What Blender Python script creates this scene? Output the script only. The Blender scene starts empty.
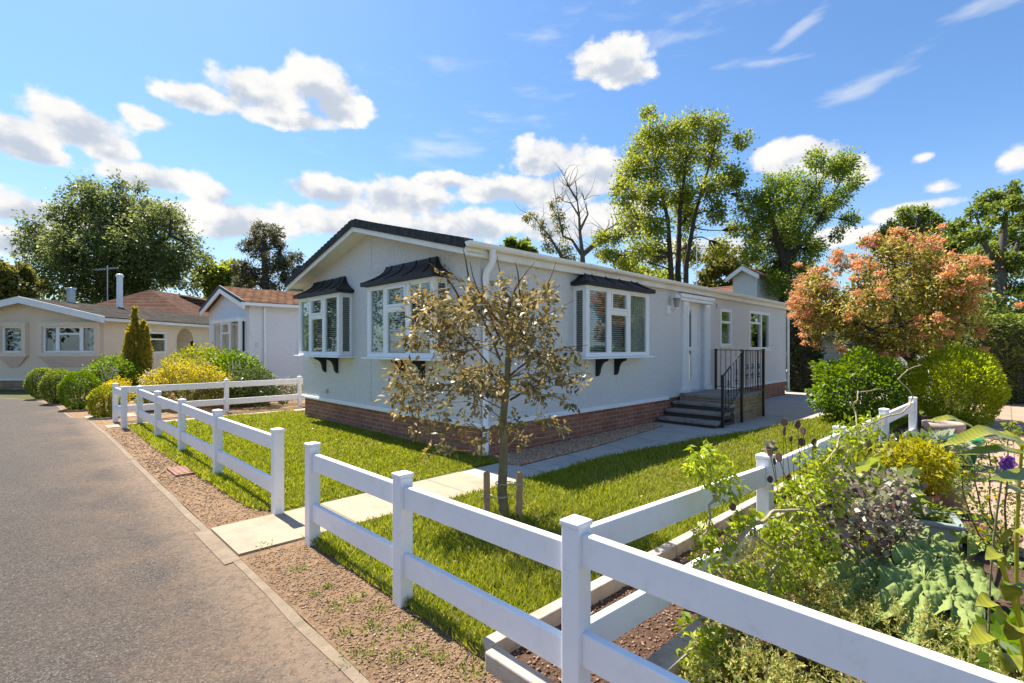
import bpy, math, random
import numpy as np
from mathutils import Vector, Matrix

R = math.radians
rnd = random.Random(11)
rs = np.random.RandomState(11)
scene = bpy.context.scene
COL = scene.collection

# ------------------------------------------------------------------ survey of the place
F, HY, H = 495.0, 347.0, 1.5          # focal length in pixels, horizon row, eye height (m)
CX, CY = -0.33, 6.57                  # near corner of the main home
S2 = math.sqrt(0.5)


def W(u, v, z=0.0):                   # plot frame (u along the long wall, v along the gable) -> world
    return (CX + S2 * (u - v), CY + S2 * (u + v), z)


def G(px, py, z=0.0):                 # a surveyed spot on the ground
    d = F * (H - z) / (py - HY)
    return ((px - 512) / F * d, d, z)


def A(px, py, d):                     # a surveyed spot at a known distance
    return ((px - 512) / F * d, d, H + (HY - py) / F * d)


# ------------------------------------------------------------------ materials
def nodes_of(name):
    m = bpy.data.materials.new(name)
    m.use_nodes = True
    nt = m.node_tree
    return m, nt, nt.nodes, nt.links, nt.nodes['Principled BSDF']


def ramp(nt, fac, stops):
    r = nt.nodes.new('ShaderNodeValToRGB')
    els = r.color_ramp.elements
    while len(els) < len(stops):
        els.new(0.5)
    for e, (p, c) in zip(els, stops):
        e.position = p
        e.color = (*c, 1)
    nt.links.new(fac, r.inputs[0])
    return r.outputs[0]


def noise(nt, co, scale, detail=5, rough=0.6, dist=0.0):
    n = nt.nodes.new('ShaderNodeTexNoise')
    n.inputs['Scale'].default_value = scale
    n.inputs['Detail'].default_value = detail
    n.inputs['Roughness'].default_value = rough
    n.inputs['Distortion'].default_value = dist
    nt.links.new(co, n.inputs['Vector'])
    return n.outputs['Fac']


def mixc(nt, fac, a, b, mode='MIX'):
    m = nt.nodes.new('ShaderNodeMix')
    m.data_type = 'RGBA'
    m.blend_type = mode
    for k, x in ((0, fac), (6, a), (7, b)):
        if isinstance(x, (int, float)):
            m.inputs[k].default_value = x
        elif isinstance(x, tuple):
            m.inputs[k].default_value = (*x, 1)
        else:
            nt.links.new(x, m.inputs[k])
    return m.outputs[2]


def mth(nt, op, a, b=None, c=None, clamp=False):
    m = nt.nodes.new('ShaderNodeMath')
    m.operation = op
    m.use_clamp = clamp
    for k, x in enumerate((a, b, c)):
        if x is None:
            continue
        if isinstance(x, (int, float)):
            m.inputs[k].default_value = x
        else:
            nt.links.new(x, m.inputs[k])
    return m.outputs[0]


def maprange(nt, x, a, b, c=0.0, d=1.0, smooth=True):
    m = nt.nodes.new('ShaderNodeMapRange')
    m.interpolation_type = 'SMOOTHSTEP' if smooth else 'LINEAR'
    nt.links.new(x, m.inputs[0])
    for k, val in zip((1, 2, 3, 4), (a, b, c, d)):
        m.inputs[k].default_value = val
    return m.outputs[0]


def bump(nt, b, height, strength, dist=0.02, normal=None):
    n = nt.nodes.new('ShaderNodeBump')
    n.inputs['Strength'].default_value = strength
    n.inputs['Distance'].default_value = dist
    nt.links.new(height, n.inputs['Height'])
    if normal is not None:
        nt.links.new(normal, n.inputs['Normal'])
    nt.links.new(n.outputs[0], b.inputs['Normal'])
    return n.outputs[0]


def objco(nt):
    return nt.nodes.new('ShaderNodeTexCoord').outputs['Object']


def xyz(nt, co):
    s = nt.nodes.new('ShaderNodeSeparateXYZ')
    nt.links.new(co, s.inputs[0])
    return s.outputs


def pm(name, c1, c2=None, scale=4.0, rough=0.6, bstr=0.0, bscale=60.0, bdist=0.01, metal=0.0, spec=0.5,
       dirt=None, dscale=1.5, damt=0.4):
    """plain material: colour wandering between c1 and c2, optional wear, optional fine relief"""
    m, nt, nd, lk, b = nodes_of(name)
    co = objco(nt)
    c2 = c2 or tuple(x * 0.85 for x in c1)
    f = noise(nt, co, scale)
    col = ramp(nt, f, [(0.3, c1), (0.7, c2)])
    if dirt:
        df = maprange(nt, noise(nt, co, dscale, 8, 0.7), 0.5, 0.75, 0, damt)
        col = mixc(nt, df, col, dirt)
    lk.new(col, b.inputs['Base Color'])
    b.inputs['Roughness'].default_value = rough
    b.inputs['Metallic'].default_value = metal
    b.inputs['Specular IOR Level'].default_value = spec
    if bstr:
        bump(nt, b, noise(nt, co, bscale, 4, 0.6), bstr, bdist)
    return m


def leafmat(name, cols, trans=0.35, rough=0.5, spec=0.4):
    """foliage: each leaf takes its own tint"""
    cols = [tuple(min(0.75, x * 1.55) for x in c) for c in cols]
    trans = min(0.5, trans + 0.12)
    m, nt, nd, lk, b = nodes_of(name)
    g = nd.new('ShaderNodeNewGeometry')
    stops = [(i / max(1, len(cols) - 1), c) for i, c in enumerate(cols)]
    col = ramp(nt, g.outputs['Random Per Island'], stops)
    big = noise(nt, objco(nt), 1.3, 3)
    col = mixc(nt, maprange(nt, big, 0.35, 0.65, 0.0, 0.45), col, tuple(x * 0.7 for x in cols[len(cols) // 2]))
    lk.new(col, b.inputs['Base Color'])
    b.inputs['Roughness'].default_value = rough
    b.inputs['Specular IOR Level'].default_value = spec
    t = nd.new('ShaderNodeBsdfTranslucent')
    hs = nd.new('ShaderNodeHueSaturation')
    hs.inputs['Hue'].default_value = 0.485
    hs.inputs['Saturation'].default_value = 1.1
    hs.inputs['Value'].default_value = 1.7
    lk.new(col, hs.inputs['Color'])
    lk.new(hs.outputs[0], t.inputs[0])
    mx = nd.new('ShaderNodeMixShader')
    mx.inputs[0].default_value = trans
    lk.new(b.outputs[0], mx.inputs[1])
    lk.new(t.outputs[0], mx.inputs[2])
    lk.new(mx.outputs[0], nd['Material Output'].inputs[0])
    return m


def brickmat(name, ca, cb, mortar, scale=1.0, horizontal=True):
    m, nt, nd, lk, b = nodes_of(name)
    x = xyz(nt, objco(nt))
    cmb = nd.new('ShaderNodeCombineXYZ')
    lk.new(mth(nt, 'ADD', x[0], x[1]), cmb.inputs[0])
    lk.new(x[2], cmb.inputs[1])
    br = nd.new('ShaderNodeTexBrick')
    lk.new(cmb.outputs[0], br.inputs['Vector'])
    br.inputs['Color1'].default_value = (*ca, 1)
    br.inputs['Color2'].default_value = (*cb, 1)
    br.inputs['Mortar'].default_value = (*mortar, 1)
    br.inputs['Scale'].default_value = scale
    br.inputs['Brick Width'].default_value = 0.225
    br.inputs['Row Height'].default_value = 0.073
    br.inputs['Mortar Size'].default_value = 0.010
    br.inputs['Mortar Smooth'].default_value = 0.2
    br.inputs['Bias'].default_value = -0.1
    f = noise(nt, objco(nt), 3.0, 7, 0.7)
    col = mixc(nt, maprange(nt, f, 0.35, 0.7, 0, 0.55), br.outputs['Color'], tuple(c * 0.45 for c in ca))
    f2 = noise(nt, objco(nt), 28.0, 4, 0.7)
    col = mixc(nt, maprange(nt, f2, 0.5, 0.75, 0, 0.4), col, mortar)
    lk.new(col, b.inputs['Base Color'])
    b.inputs['Roughness'].default_value = 0.85
    inv = mth(nt, 'SUBTRACT', 1.0, br.outputs['Fac'])
    hh = mth(nt, 'ADD', inv, mth(nt, 'MULTIPLY', f2, 0.4))
    bump(nt, b, hh, 0.8, 0.008)
    return m


def tilemat(name, ca, cb, row=0.30, wid=0.25, axis=0):
    """roof tiles: courses run along object X, rise along the slope"""
    m, nt, nd, lk, b = nodes_of(name)
    x = xyz(nt, objco(nt))
    cmb = nd.new('ShaderNodeCombineXYZ')
    lk.new(x[axis], cmb.inputs[0])
    lk.new(mth(nt, 'MULTIPLY', x[2], 3.3), cmb.inputs[1])
    br = nd.new('ShaderNodeTexBrick')
    lk.new(cmb.outputs[0], br.inputs['Vector'])
    br.inputs['Color1'].default_value = (*ca, 1)
    br.inputs['Color2'].default_value = (*cb, 1)
    br.inputs['Mortar'].default_value = (*[c * 0.25 for c in ca], 1)
    br.inputs['Scale'].default_value = 1.0
    br.inputs['Brick Width'].default_value = wid
    br.inputs['Row Height'].default_value = row
    br.inputs['Mortar Size'].default_value = 0.022
    br.inputs['Mortar Smooth'].default_value = 0.4
    f = noise(nt, objco(nt), 2.2, 7, 0.7)
    col = mixc(nt, maprange(nt, f, 0.45, 0.75, 0, 0.45), br.outputs['Color'], (0.20, 0.16, 0.11))
    lk.new(col, b.inputs['Base Color'])
    b.inputs['Roughness'].default_value = 0.95
    b.inputs['Specular IOR Level'].default_value = 0.08
    bump(nt, b, mth(nt, 'SUBTRACT', 1.0, br.outputs['Fac']), 1.0, 0.05)
    return m


def glassmat(name, tint=(0.80, 0.83, 0.83), refl=0.16):
    m, nt, nd, lk, b = nodes_of(name)
    tr = nd.new('ShaderNodeBsdfTransparent')
    tr.inputs[0].default_value = (*tint, 1)
    gl = nd.new('ShaderNodeBsdfGlossy')
    gl.inputs['Roughness'].default_value = 0.015
    gl.inputs[0].default_value = (0.9, 0.95, 0.95, 1)
    ge = nd.new('ShaderNodeNewGeometry')
    dt = nd.new('ShaderNodeVectorMath')
    dt.operation = 'DOT_PRODUCT'
    lk.new(ge.outputs['Incoming'], dt.inputs[0])
    lk.new(ge.outputs['Normal'], dt.inputs[1])
    ic = mth(nt, 'SUBTRACT', 1.0, mth(nt, 'ABSOLUTE', dt.outputs['Value']))
    fr = mth(nt, 'ADD', mth(nt, 'MULTIPLY', mth(nt, 'POWER', ic, 5.0), 0.96), 0.05)
    mx = nd.new('ShaderNodeMixShader')
    lk.new(mth(nt, 'ADD', mth(nt, 'MULTIPLY', fr, 1.3), refl * 0.25, clamp=True), mx.inputs[0])
    lk.new(tr.outputs[0], mx.inputs[1])
    lk.new(gl.outputs[0], mx.inputs[2])
    lk.new(mx.outputs[0], nd['Material Output'].inputs[0])
    return m


M = {}


def stucco(name, c):
    m, nt, nd, lk, b = nodes_of(name)
    co = objco(nt)
    big = noise(nt, co, 0.9, 6, 0.65)
    col = mixc(nt, maprange(nt, big, 0.4, 0.7, 0, 0.16), c, tuple(x * 0.78 for x in c))
    v = nd.new('ShaderNodeTexVoronoi')
    v.inputs['Scale'].default_value = 75
    lk.new(co, v.inputs['Vector'])
    n2 = noise(nt, co, 17, 6, 0.8)
    col = mixc(nt, maprange(nt, n2, 0.44, 0.62, 0, 0.22), col, tuple(x * 0.6 for x in c))
    lk.new(col, b.inputs['Base Color'])
    b.inputs['Roughness'].default_value = 0.9
    b.inputs['Specular IOR Level'].default_value = 0.2
    bump(nt, b, mth(nt, 'ADD', v.outputs['Distance'], n2), 0.8, 0.012)
    return m


M['stucco'] = stucco('render_grey', (0.765, 0.745, 0.725))
M['cream'] = stucco('render_cream', (0.93, 0.76, 0.58))
M['white_wall'] = stucco('render_white', (0.86, 0.865, 0.89))
M['pvc'] = pm('white_pvc', (0.90, 0.90, 0.89), (0.85, 0.85, 0.84), 3, 0.35, dirt=(0.5, 0.47, 0.4), dscale=2, damt=0.18)
M['rail'] = pm('white_fence_plastic', (0.87, 0.865, 0.87), (0.82, 0.815, 0.825), 2.5, 0.42, 0.05, 90, 0.003,
               dirt=(0.45, 0.42, 0.34), dscale=14.0, damt=0.22)
M['soffit'] = pm('cream_soffit', (0.86, 0.83, 0.76), (0.79, 0.76, 0.69), 2, 0.5, dirt=(0.45, 0.42, 0.35), dscale=2, damt=0.3)
M['black'] = pm('black_plastic', (0.016, 0.017, 0.019), (0.024, 0.025, 0.028), 6, 0.55, 0.15, 40, 0.01, spec=0.3)
M['iron'] = pm('black_iron', (0.012, 0.012, 0.014), (0.02, 0.02, 0.022), 8, 0.4)
M['brick'] = brickmat('red_brick', (0.47, 0.155, 0.075), (0.27, 0.09, 0.052), (0.38, 0.30, 0.23))
M['oldbrick'] = brickmat('buff_brick', (0.46, 0.30, 0.15), (0.20, 0.125, 0.075), (0.42, 0.36, 0.27))
M['tile_dark'] = tilemat('dark_roof_tiles', (0.055, 0.057, 0.062), (0.04, 0.042, 0.046))
M['tile_red'] = tilemat('red_brown_tiles', (0.30, 0.15, 0.10), (0.20, 0.11, 0.08))
M['tile_orange'] = tilemat('orange_brown_tiles', (0.20, 0.082, 0.032), (0.075, 0.04, 0.024))
M['tile_grey'] = tilemat('grey_brown_tiles', (0.24, 0.20, 0.16), (0.17, 0.145, 0.12))
M['verge'] = pm('lichen_slate', (0.026, 0.028, 0.031), (0.065, 0.067, 0.065), 9, 0.9, 0.5, 40, 0.01, spec=0.15, dirt=(0.16, 0.16, 0.14), dscale=8, damt=0.6)
M['glass'] = glassmat('window_glass')
M['blind'] = pm('blind_slats', (0.80, 0.79, 0.76), (0.72, 0.71, 0.68), 5, 0.5)
M['curtain'] = pm('pale_curtain', (0.66, 0.72, 0.62), (0.55, 0.62, 0.53), 12, 0.8)
M['room'] = pm('room_inside', (0.10, 0.09, 0.08), (0.07, 0.06, 0.06), 1, 0.9)
M['dark'] = pm('dark_void', (0.02, 0.02, 0.02), (0.03, 0.03, 0.03), 1, 0.9)
M['metal'] = pm('galvanised_metal', (0.55, 0.56, 0.57), (0.4, 0.41, 0.42), 4, 0.45, metal=0.6)
M['lampglass'] = pm('lamp_glass', (0.42, 0.36, 0.27), (0.34, 0.29, 0.22), 4, 0.15)
M['timber'] = pm('weathered_timber', (0.42, 0.33, 0.22), (0.28, 0.21, 0.14), 7, 0.85, 0.5, 25, 0.01, dirt=(0.18, 0.14, 0.1), dscale=4, damt=0.5)
M['sleeper'] = pm('pale_timber_edging', (0.55, 0.47, 0.38), (0.40, 0.33, 0.26), 5, 0.85, 0.5, 30, 0.008, dirt=(0.22, 0.17, 0.12), dscale=5, damt=0.6)
M['stake'] = pm('stake_timber', (0.52, 0.33, 0.18), (0.36, 0.23, 0.13), 9, 0.85, 0.4, 40, 0.008)
M['bark'] = pm('bark_olive', (0.27, 0.225, 0.11), (0.15, 0.125, 0.065), 9, 0.9, 0.7, 30, 0.015)
M['bark_grey'] = pm('bark_grey', (0.16, 0.14, 0.115), (0.09, 0.08, 0.065), 4, 0.9, 0.6, 20, 0.03)
M['bark_dark'] = pm('bark_dark', (0.07, 0.055, 0.04), (0.04, 0.032, 0.025), 4, 0.9, 0.6, 20, 0.03)
M['twig'] = pm('twig_brown', (0.15, 0.095, 0.06), (0.09, 0.06, 0.04), 9, 0.85)
M['twistbark'] = pm('twisted_bark', (0.52, 0.41, 0.24), (0.34, 0.27, 0.15), 14, 0.85, 0.6, 40, 0.01)
M['terracotta'] = pm('terracotta', (0.40, 0.17, 0.09), (0.30, 0.13, 0.075), 6, 0.8, 0.2, 60, 0.004)
M['potwhite'] = pm('stained_pale_pot', (0.48, 0.38, 0.30), (0.32, 0.24, 0.20), 6, 0.7)
M['trough'] = pm('grey_green_trough', (0.30, 0.36, 0.33), (0.24, 0.29, 0.27), 3, 0.5, dirt=(0.2, 0.17, 0.13), dscale=7, damt=0.5)
M['greenplastic'] = pm('green_plastic', (0.02, 0.22, 0.09), (0.015, 0.16, 0.07), 4, 0.35)
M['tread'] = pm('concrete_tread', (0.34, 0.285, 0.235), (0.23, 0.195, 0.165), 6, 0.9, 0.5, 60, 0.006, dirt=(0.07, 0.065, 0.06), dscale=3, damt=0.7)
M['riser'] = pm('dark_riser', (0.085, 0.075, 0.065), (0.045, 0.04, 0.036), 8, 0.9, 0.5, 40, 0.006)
M['stonewall'] = pm('grey_green_cladding', (0.34, 0.37, 0.34), (0.28, 0.31, 0.29), 2, 0.7)
M['seed'] = pm('seed_purple', (0.07, 0.035, 0.035), (0.12, 0.06, 0.05), 30, 0.8)
M['string'] = pm('garden_string', (0.55, 0.48, 0.35), (0.45, 0.38, 0.27), 9, 0.9)

# ground coverings -------------------------------------------------
def asphalt():
    m, nt, nd, lk, b = nodes_of('worn_asphalt')
    co = objco(nt)
    x = xyz(nt, co)
    fine = noise(nt, co, 95, 3, 0.8)
    mid = noise(nt, co, 22, 6, 0.75)
    big = noise(nt, co, 0.55, 6, 0.6, 0.6)
    col = ramp(nt, fine, [(0.34, (0.028, 0.025, 0.023)), (0.49, (0.092, 0.076, 0.063)), (0.58, (0.135, 0.113, 0.093)), (0.68, (0.34, 0.30, 0.25))])
    col = mixc(nt, maprange(nt, big, 0.35, 0.65, 0, 0.35), col, (0.070, 0.058, 0.050))
    # sandy dust gathered along the kerb
    near = maprange(nt, x[0], -4.7, -3.35, 0, 1)
    patch = maprange(nt, noise(nt, co, 1.1, 7, 0.7, 0.5), 0.36, 0.66, 0, 1)
    d = mth(nt, 'MULTIPLY', near, patch)
    d = mth(nt, 'MULTIPLY', d, maprange(nt, mid, 0.3, 0.65, 0.25, 1.0))
    col = mixc(nt, mth(nt, 'MULTIPLY', d, 0.65), col, (0.27, 0.18, 0.11))
    edge = maprange(nt, x[0], -3.75, -3.36, 0, 0.75)
    col = mixc(nt, mth(nt, 'MULTIPLY', edge, maprange(nt, mid, 0.3, 0.6, 0.2, 1)), col, (0.30, 0.21, 0.14))
    lk.new(col, b.inputs['Base Color'])
    b.inputs['Roughness'].default_value = 0.9
    b.inputs['Specular IOR Level'].default_value = 0.25
    hh = mth(nt, 'ADD', fine, mth(nt, 'MULTIPLY', mid, 0.6))
    bump(nt, b, hh, 0.9, 0.012)
    return m


def soil(name, ca, cb, cc):
    m, nt, nd, lk, b = nodes_of(name)
    co = objco(nt)
    f = noise(nt, co, 30, 7, 0.75)
    g = noise(nt, co, 2.0, 5, 0.6)
    col = ramp(nt, f, [(0.3, tuple(x * 0.5 for x in ca)), (0.5, ca), (0.7, cb)])
    col = mixc(nt, maprange(nt, g, 0.4, 0.65, 0, 0.6), col, cc)
    lk.new(col, b.inputs['Base Color'])
    b.inputs['Roughness'].default_value = 0.95
    b.inputs['Specular IOR Level'].default_value = 0.15
    bump(nt, b, mth(nt, 'ADD', f, noise(nt, co, 9, 4)), 1.0, 0.03)
    return m


def slabs(name, ca, cb, grout, sx, sy, bstr=0.3):
    m, nt, nd, lk, b = nodes_of(name)
    co = objco(nt)
    br = nd.new('ShaderNodeTexBrick')
    lk.new(co, br.inputs['Vector'])
    br.offset = 0.0
    br.inputs['Color1'].default_value = (*ca, 1)
    br.inputs['Color2'].default_value = (*cb, 1)
    br.inputs['Mortar'].default_value = (*grout, 1)
    br.inputs['Scale'].default_value = 1.0
    br.inputs['Brick Width'].default_value = sx
    br.inputs['Row Height'].default_value = sy
    br.inputs['Mortar Size'].default_value = 0.008
    f = noise(nt, co, 3.0, 8, 0.7)
    col = mixc(nt, maprange(nt, f, 0.45, 0.75, 0, 0.6), br.outputs['Color'], tuple(c * 0.6 for c in cb))
    f2 = noise(nt, co, 70, 4, 0.7)
    col = mixc(nt, maprange(nt, f2, 0.45, 0.7, 0, 0.3), col, tuple(c * 0.55 for c in ca))
    lk.new(col, b.inputs['Base Color'])
    b.inputs['Roughness'].default_value = 0.88
    b.inputs['Specular IOR Level'].default_value = 0.25
    hh = mth(nt, 'ADD', mth(nt, 'SUBTRACT', 1.0, br.outputs['Fac']), mth(nt, 'MULTIPLY', f2, 0.3))
    bump(nt, b, hh, bstr, 0.012)
    return m


M['asphalt'] = asphalt()
M['verge_soil'] = soil('sandy_verge', (0.30, 0.185, 0.105), (0.46, 0.33, 0.21), (0.37, 0.24, 0.135))
M['bed_soil'] = soil('dark_bed_soil', (0.13, 0.075, 0.05), (0.24, 0.155, 0.11), (0.16, 0.10, 0.07))
M['turf'] = soil('turf_base', (0.13, 0.16, 0.02), (0.20, 0.22, 0.035), (0.14, 0.17, 0.022))
M['far_ground'] = soil('far_rough_grass', (0.11, 0.12, 0.045), (0.17, 0.165, 0.07), (0.12, 0.12, 0.05))
M['path'] = slabs('pale_concrete_path', (0.46, 0.365, 0.26), (0.41, 0.325, 0.23), (0.20, 0.16, 0.11), 1.2, 3.0)
M['path_grey'] = slabs('grey_concrete_path', (0.50, 0.455, 0.39), (0.44, 0.40, 0.345), (0.16, 0.15, 0.14), 0.9, 3.0)
M['patio'] = slabs('pink_buff_paving', (0.46, 0.31, 0.215), (0.40, 0.265, 0.185), (0.19, 0.14, 0.10), 0.45, 0.45)
M['kerb'] = pm('kerb_concrete', (0.29, 0.22, 0.145), (0.19, 0.145, 0.095), 7, 0.9, 0.9, 50, 0.01, dirt=(0.19, 0.13, 0.08), dscale=4, damt=0.8)
M['rust'] = pm('rusty_cover', (0.30, 0.15, 0.10), (0.22, 0.11, 0.075), 10, 0.85, 0.4, 50, 0.005)


def stonemat(name, cols):
    m, nt, nd, lk, b = nodes_of(name)
    g = nd.new('ShaderNodeNewGeometry')
    lk.new(ramp(nt, g.outputs['Random Per Island'], [(i / (len(cols) - 1), c) for i, c in enumerate(cols)]), b.inputs['Base Color'])
    b.inputs['Roughness'].default_value = 0.9
    b.inputs['Specular IOR Level'].default_value = 0.2
    return m


M['stones'] = stonemat('verge_stones', [(0.20, 0.125, 0.075), (0.29, 0.19, 0.115), (0.36, 0.25, 0.155), (0.26, 0.165, 0.10), (0.56, 0.45, 0.32)])
M['chips'] = stonemat('bark_chips', [(0.09, 0.05, 0.035), (0.18, 0.10, 0.07), (0.27, 0.165, 0.11), (0.40, 0.28, 0.20)])
M['gravel'] = stonemat('house_gravel', [(0.36, 0.20, 0.11), (0.54, 0.33, 0.20), (0.64, 0.45, 0.30), (0.44, 0.27, 0.16)])

# foliage ----------------------------------------------------------
M['grass'] = leafmat('grass_blades', [(0.08, 0.115, 0.013), (0.135, 0.165, 0.018), (0.18, 0.205, 0.024), (0.24, 0.235, 0.05)], 0.35, 0.6, 0.2)
M['dryg'] = leafmat('dry_grass', [(0.22, 0.19, 0.07), (0.30, 0.26, 0.11), (0.13, 0.15, 0.03)], 0.25, 0.6, 0.2)
M['l_yellowgreen'] = leafmat('leaf_yellowgreen', [(0.07, 0.10, 0.014), (0.13, 0.165, 0.022), (0.19, 0.22, 0.036), (0.28, 0.28, 0.07)], 0.38)
M['l_mid'] = leafmat('leaf_mid', [(0.05, 0.08, 0.014), (0.105, 0.145, 0.025), (0.18, 0.215, 0.045)], 0.38)
M['l_beech'] = leafmat('leaf_beech', [(0.035, 0.060, 0.016), (0.075, 0.105, 0.03), (0.12, 0.145, 0.045), (0.17, 0.18, 0.065)], 0.36)
M['l_pine'] = leafmat('leaf_pine', [(0.05, 0.055, 0.028), (0.09, 0.09, 0.045), (0.13, 0.125, 0.065)], 0.25)
M['l_olive'] = leafmat('leaf_olive', [(0.06, 0.07, 0.015), (0.12, 0.125, 0.03), (0.18, 0.17, 0.05)], 0.3)
M['l_dark'] = leafmat('leaf_dark', [(0.012, 0.022, 0.008), (0.028, 0.045, 0.014), (0.055, 0.08, 0.022)], 0.15, 0.35, 0.5)
M['l_hedge'] = leafmat('leaf_hedge', [(0.025, 0.04, 0.010), (0.055, 0.08, 0.018), (0.10, 0.13, 0.035)], 0.2, 0.35, 0.5)
M['l_shrub'] = leafmat('leaf_shrub', [(0.04, 0.075, 0.008), (0.09, 0.15, 0.012), (0.15, 0.22, 0.022)], 0.3, 0.45, 0.35)
M['l_lime'] = leafmat('leaf_lime', [(0.10, 0.12, 0.012), (0.19, 0.205, 0.016), (0.27, 0.275, 0.03)], 0.3)
M['l_yellow'] = leafmat('leaf_yellow', [(0.28, 0.22, 0.012), (0.42, 0.33, 0.02), (0.55, 0.43, 0.04), (0.20, 0.20, 0.02)], 0.25)
M['l_ash'] = leafmat('leaf_ash', [(0.07, 0.11, 0.018), (0.14, 0.19, 0.03), (0.22, 0.27, 0.055)], 0.4)
M['l_conifer'] = leafmat('leaf_conifer_green', [(0.13, 0.18, 0.014), (0.23, 0.28, 0.022), (0.32, 0.36, 0.04)], 0.36)
M['l_limegold'] = leafmat('leaf_limegold', [(0.13, 0.15, 0.012), (0.26, 0.25, 0.02), (0.36, 0.33, 0.03)], 0.3)
M['l_gold'] = leafmat('leaf_gold_conifer', [(0.14, 0.145, 0.02), (0.28, 0.225, 0.03), (0.20, 0.22, 0.03)], 0.3)
M['l_coral'] = leafmat('leaf_coral', [(0.36, 0.15, 0.055), (0.44, 0.21, 0.09), (0.47, 0.28, 0.15), (0.34, 0.20, 0.05), (0.50, 0.39, 0.25)], 0.3)
M['l_photinia'] = leafmat('leaf_green_cream', [(0.05, 0.07, 0.010), (0.13, 0.14, 0.02), (0.22, 0.20, 0.035), (0.42, 0.36, 0.15)], 0.3)
M['l_tan'] = leafmat('leaf_tan', [(0.045, 0.042, 0.012), (0.16, 0.128, 0.042), (0.26, 0.20, 0.08), (0.10, 0.09, 0.025), (0.21, 0.155, 0.05), (0.40, 0.35, 0.22)], 0.22, 0.4, 0.45)
M['l_contort'] = leafmat('leaf_twisted', [(0.11, 0.15, 0.012), (0.20, 0.25, 0.02), (0.29, 0.34, 0.05)], 0.35, 0.35)
M['l_purple'] = leafmat('leaf_purple', [(0.04, 0.022, 0.022), (0.10, 0.055, 0.05), (0.17, 0.11, 0.09), (0.24, 0.23, 0.17), (0.14, 0.15, 0.07), (0.30, 0.29, 0.22)], 0.2, 0.35)
M['l_juniper'] = leafmat('leaf_juniper', [(0.12, 0.15, 0.03), (0.22, 0.25, 0.06), (0.32, 0.32, 0.10), (0.38, 0.28, 0.09)], 0.2)
M['l_rhubarb'] = leafmat('leaf_rhubarb', [(0.13, 0.185, 0.07), (0.17, 0.23, 0.10)], 0.25, 0.5)
M['l_canna'] = leafmat('leaf_canna', [(0.16, 0.18, 0.02), (0.24, 0.23, 0.03)], 0.35, 0.35)
M['l_flower'] = leafmat('petal_purple', [(0.10, 0.03, 0.16), (0.16, 0.06, 0.22)], 0.2)
M['l_pink'] = leafmat('petal_pink', [(0.55, 0.35, 0.32), (0.65, 0.5, 0.45)], 0.3)
M['l_grey'] = leafmat('leaf_silver', [(0.14, 0.17, 0.11), (0.22, 0.25, 0.17), (0.30, 0.32, 0.22)], 0.25)


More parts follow.
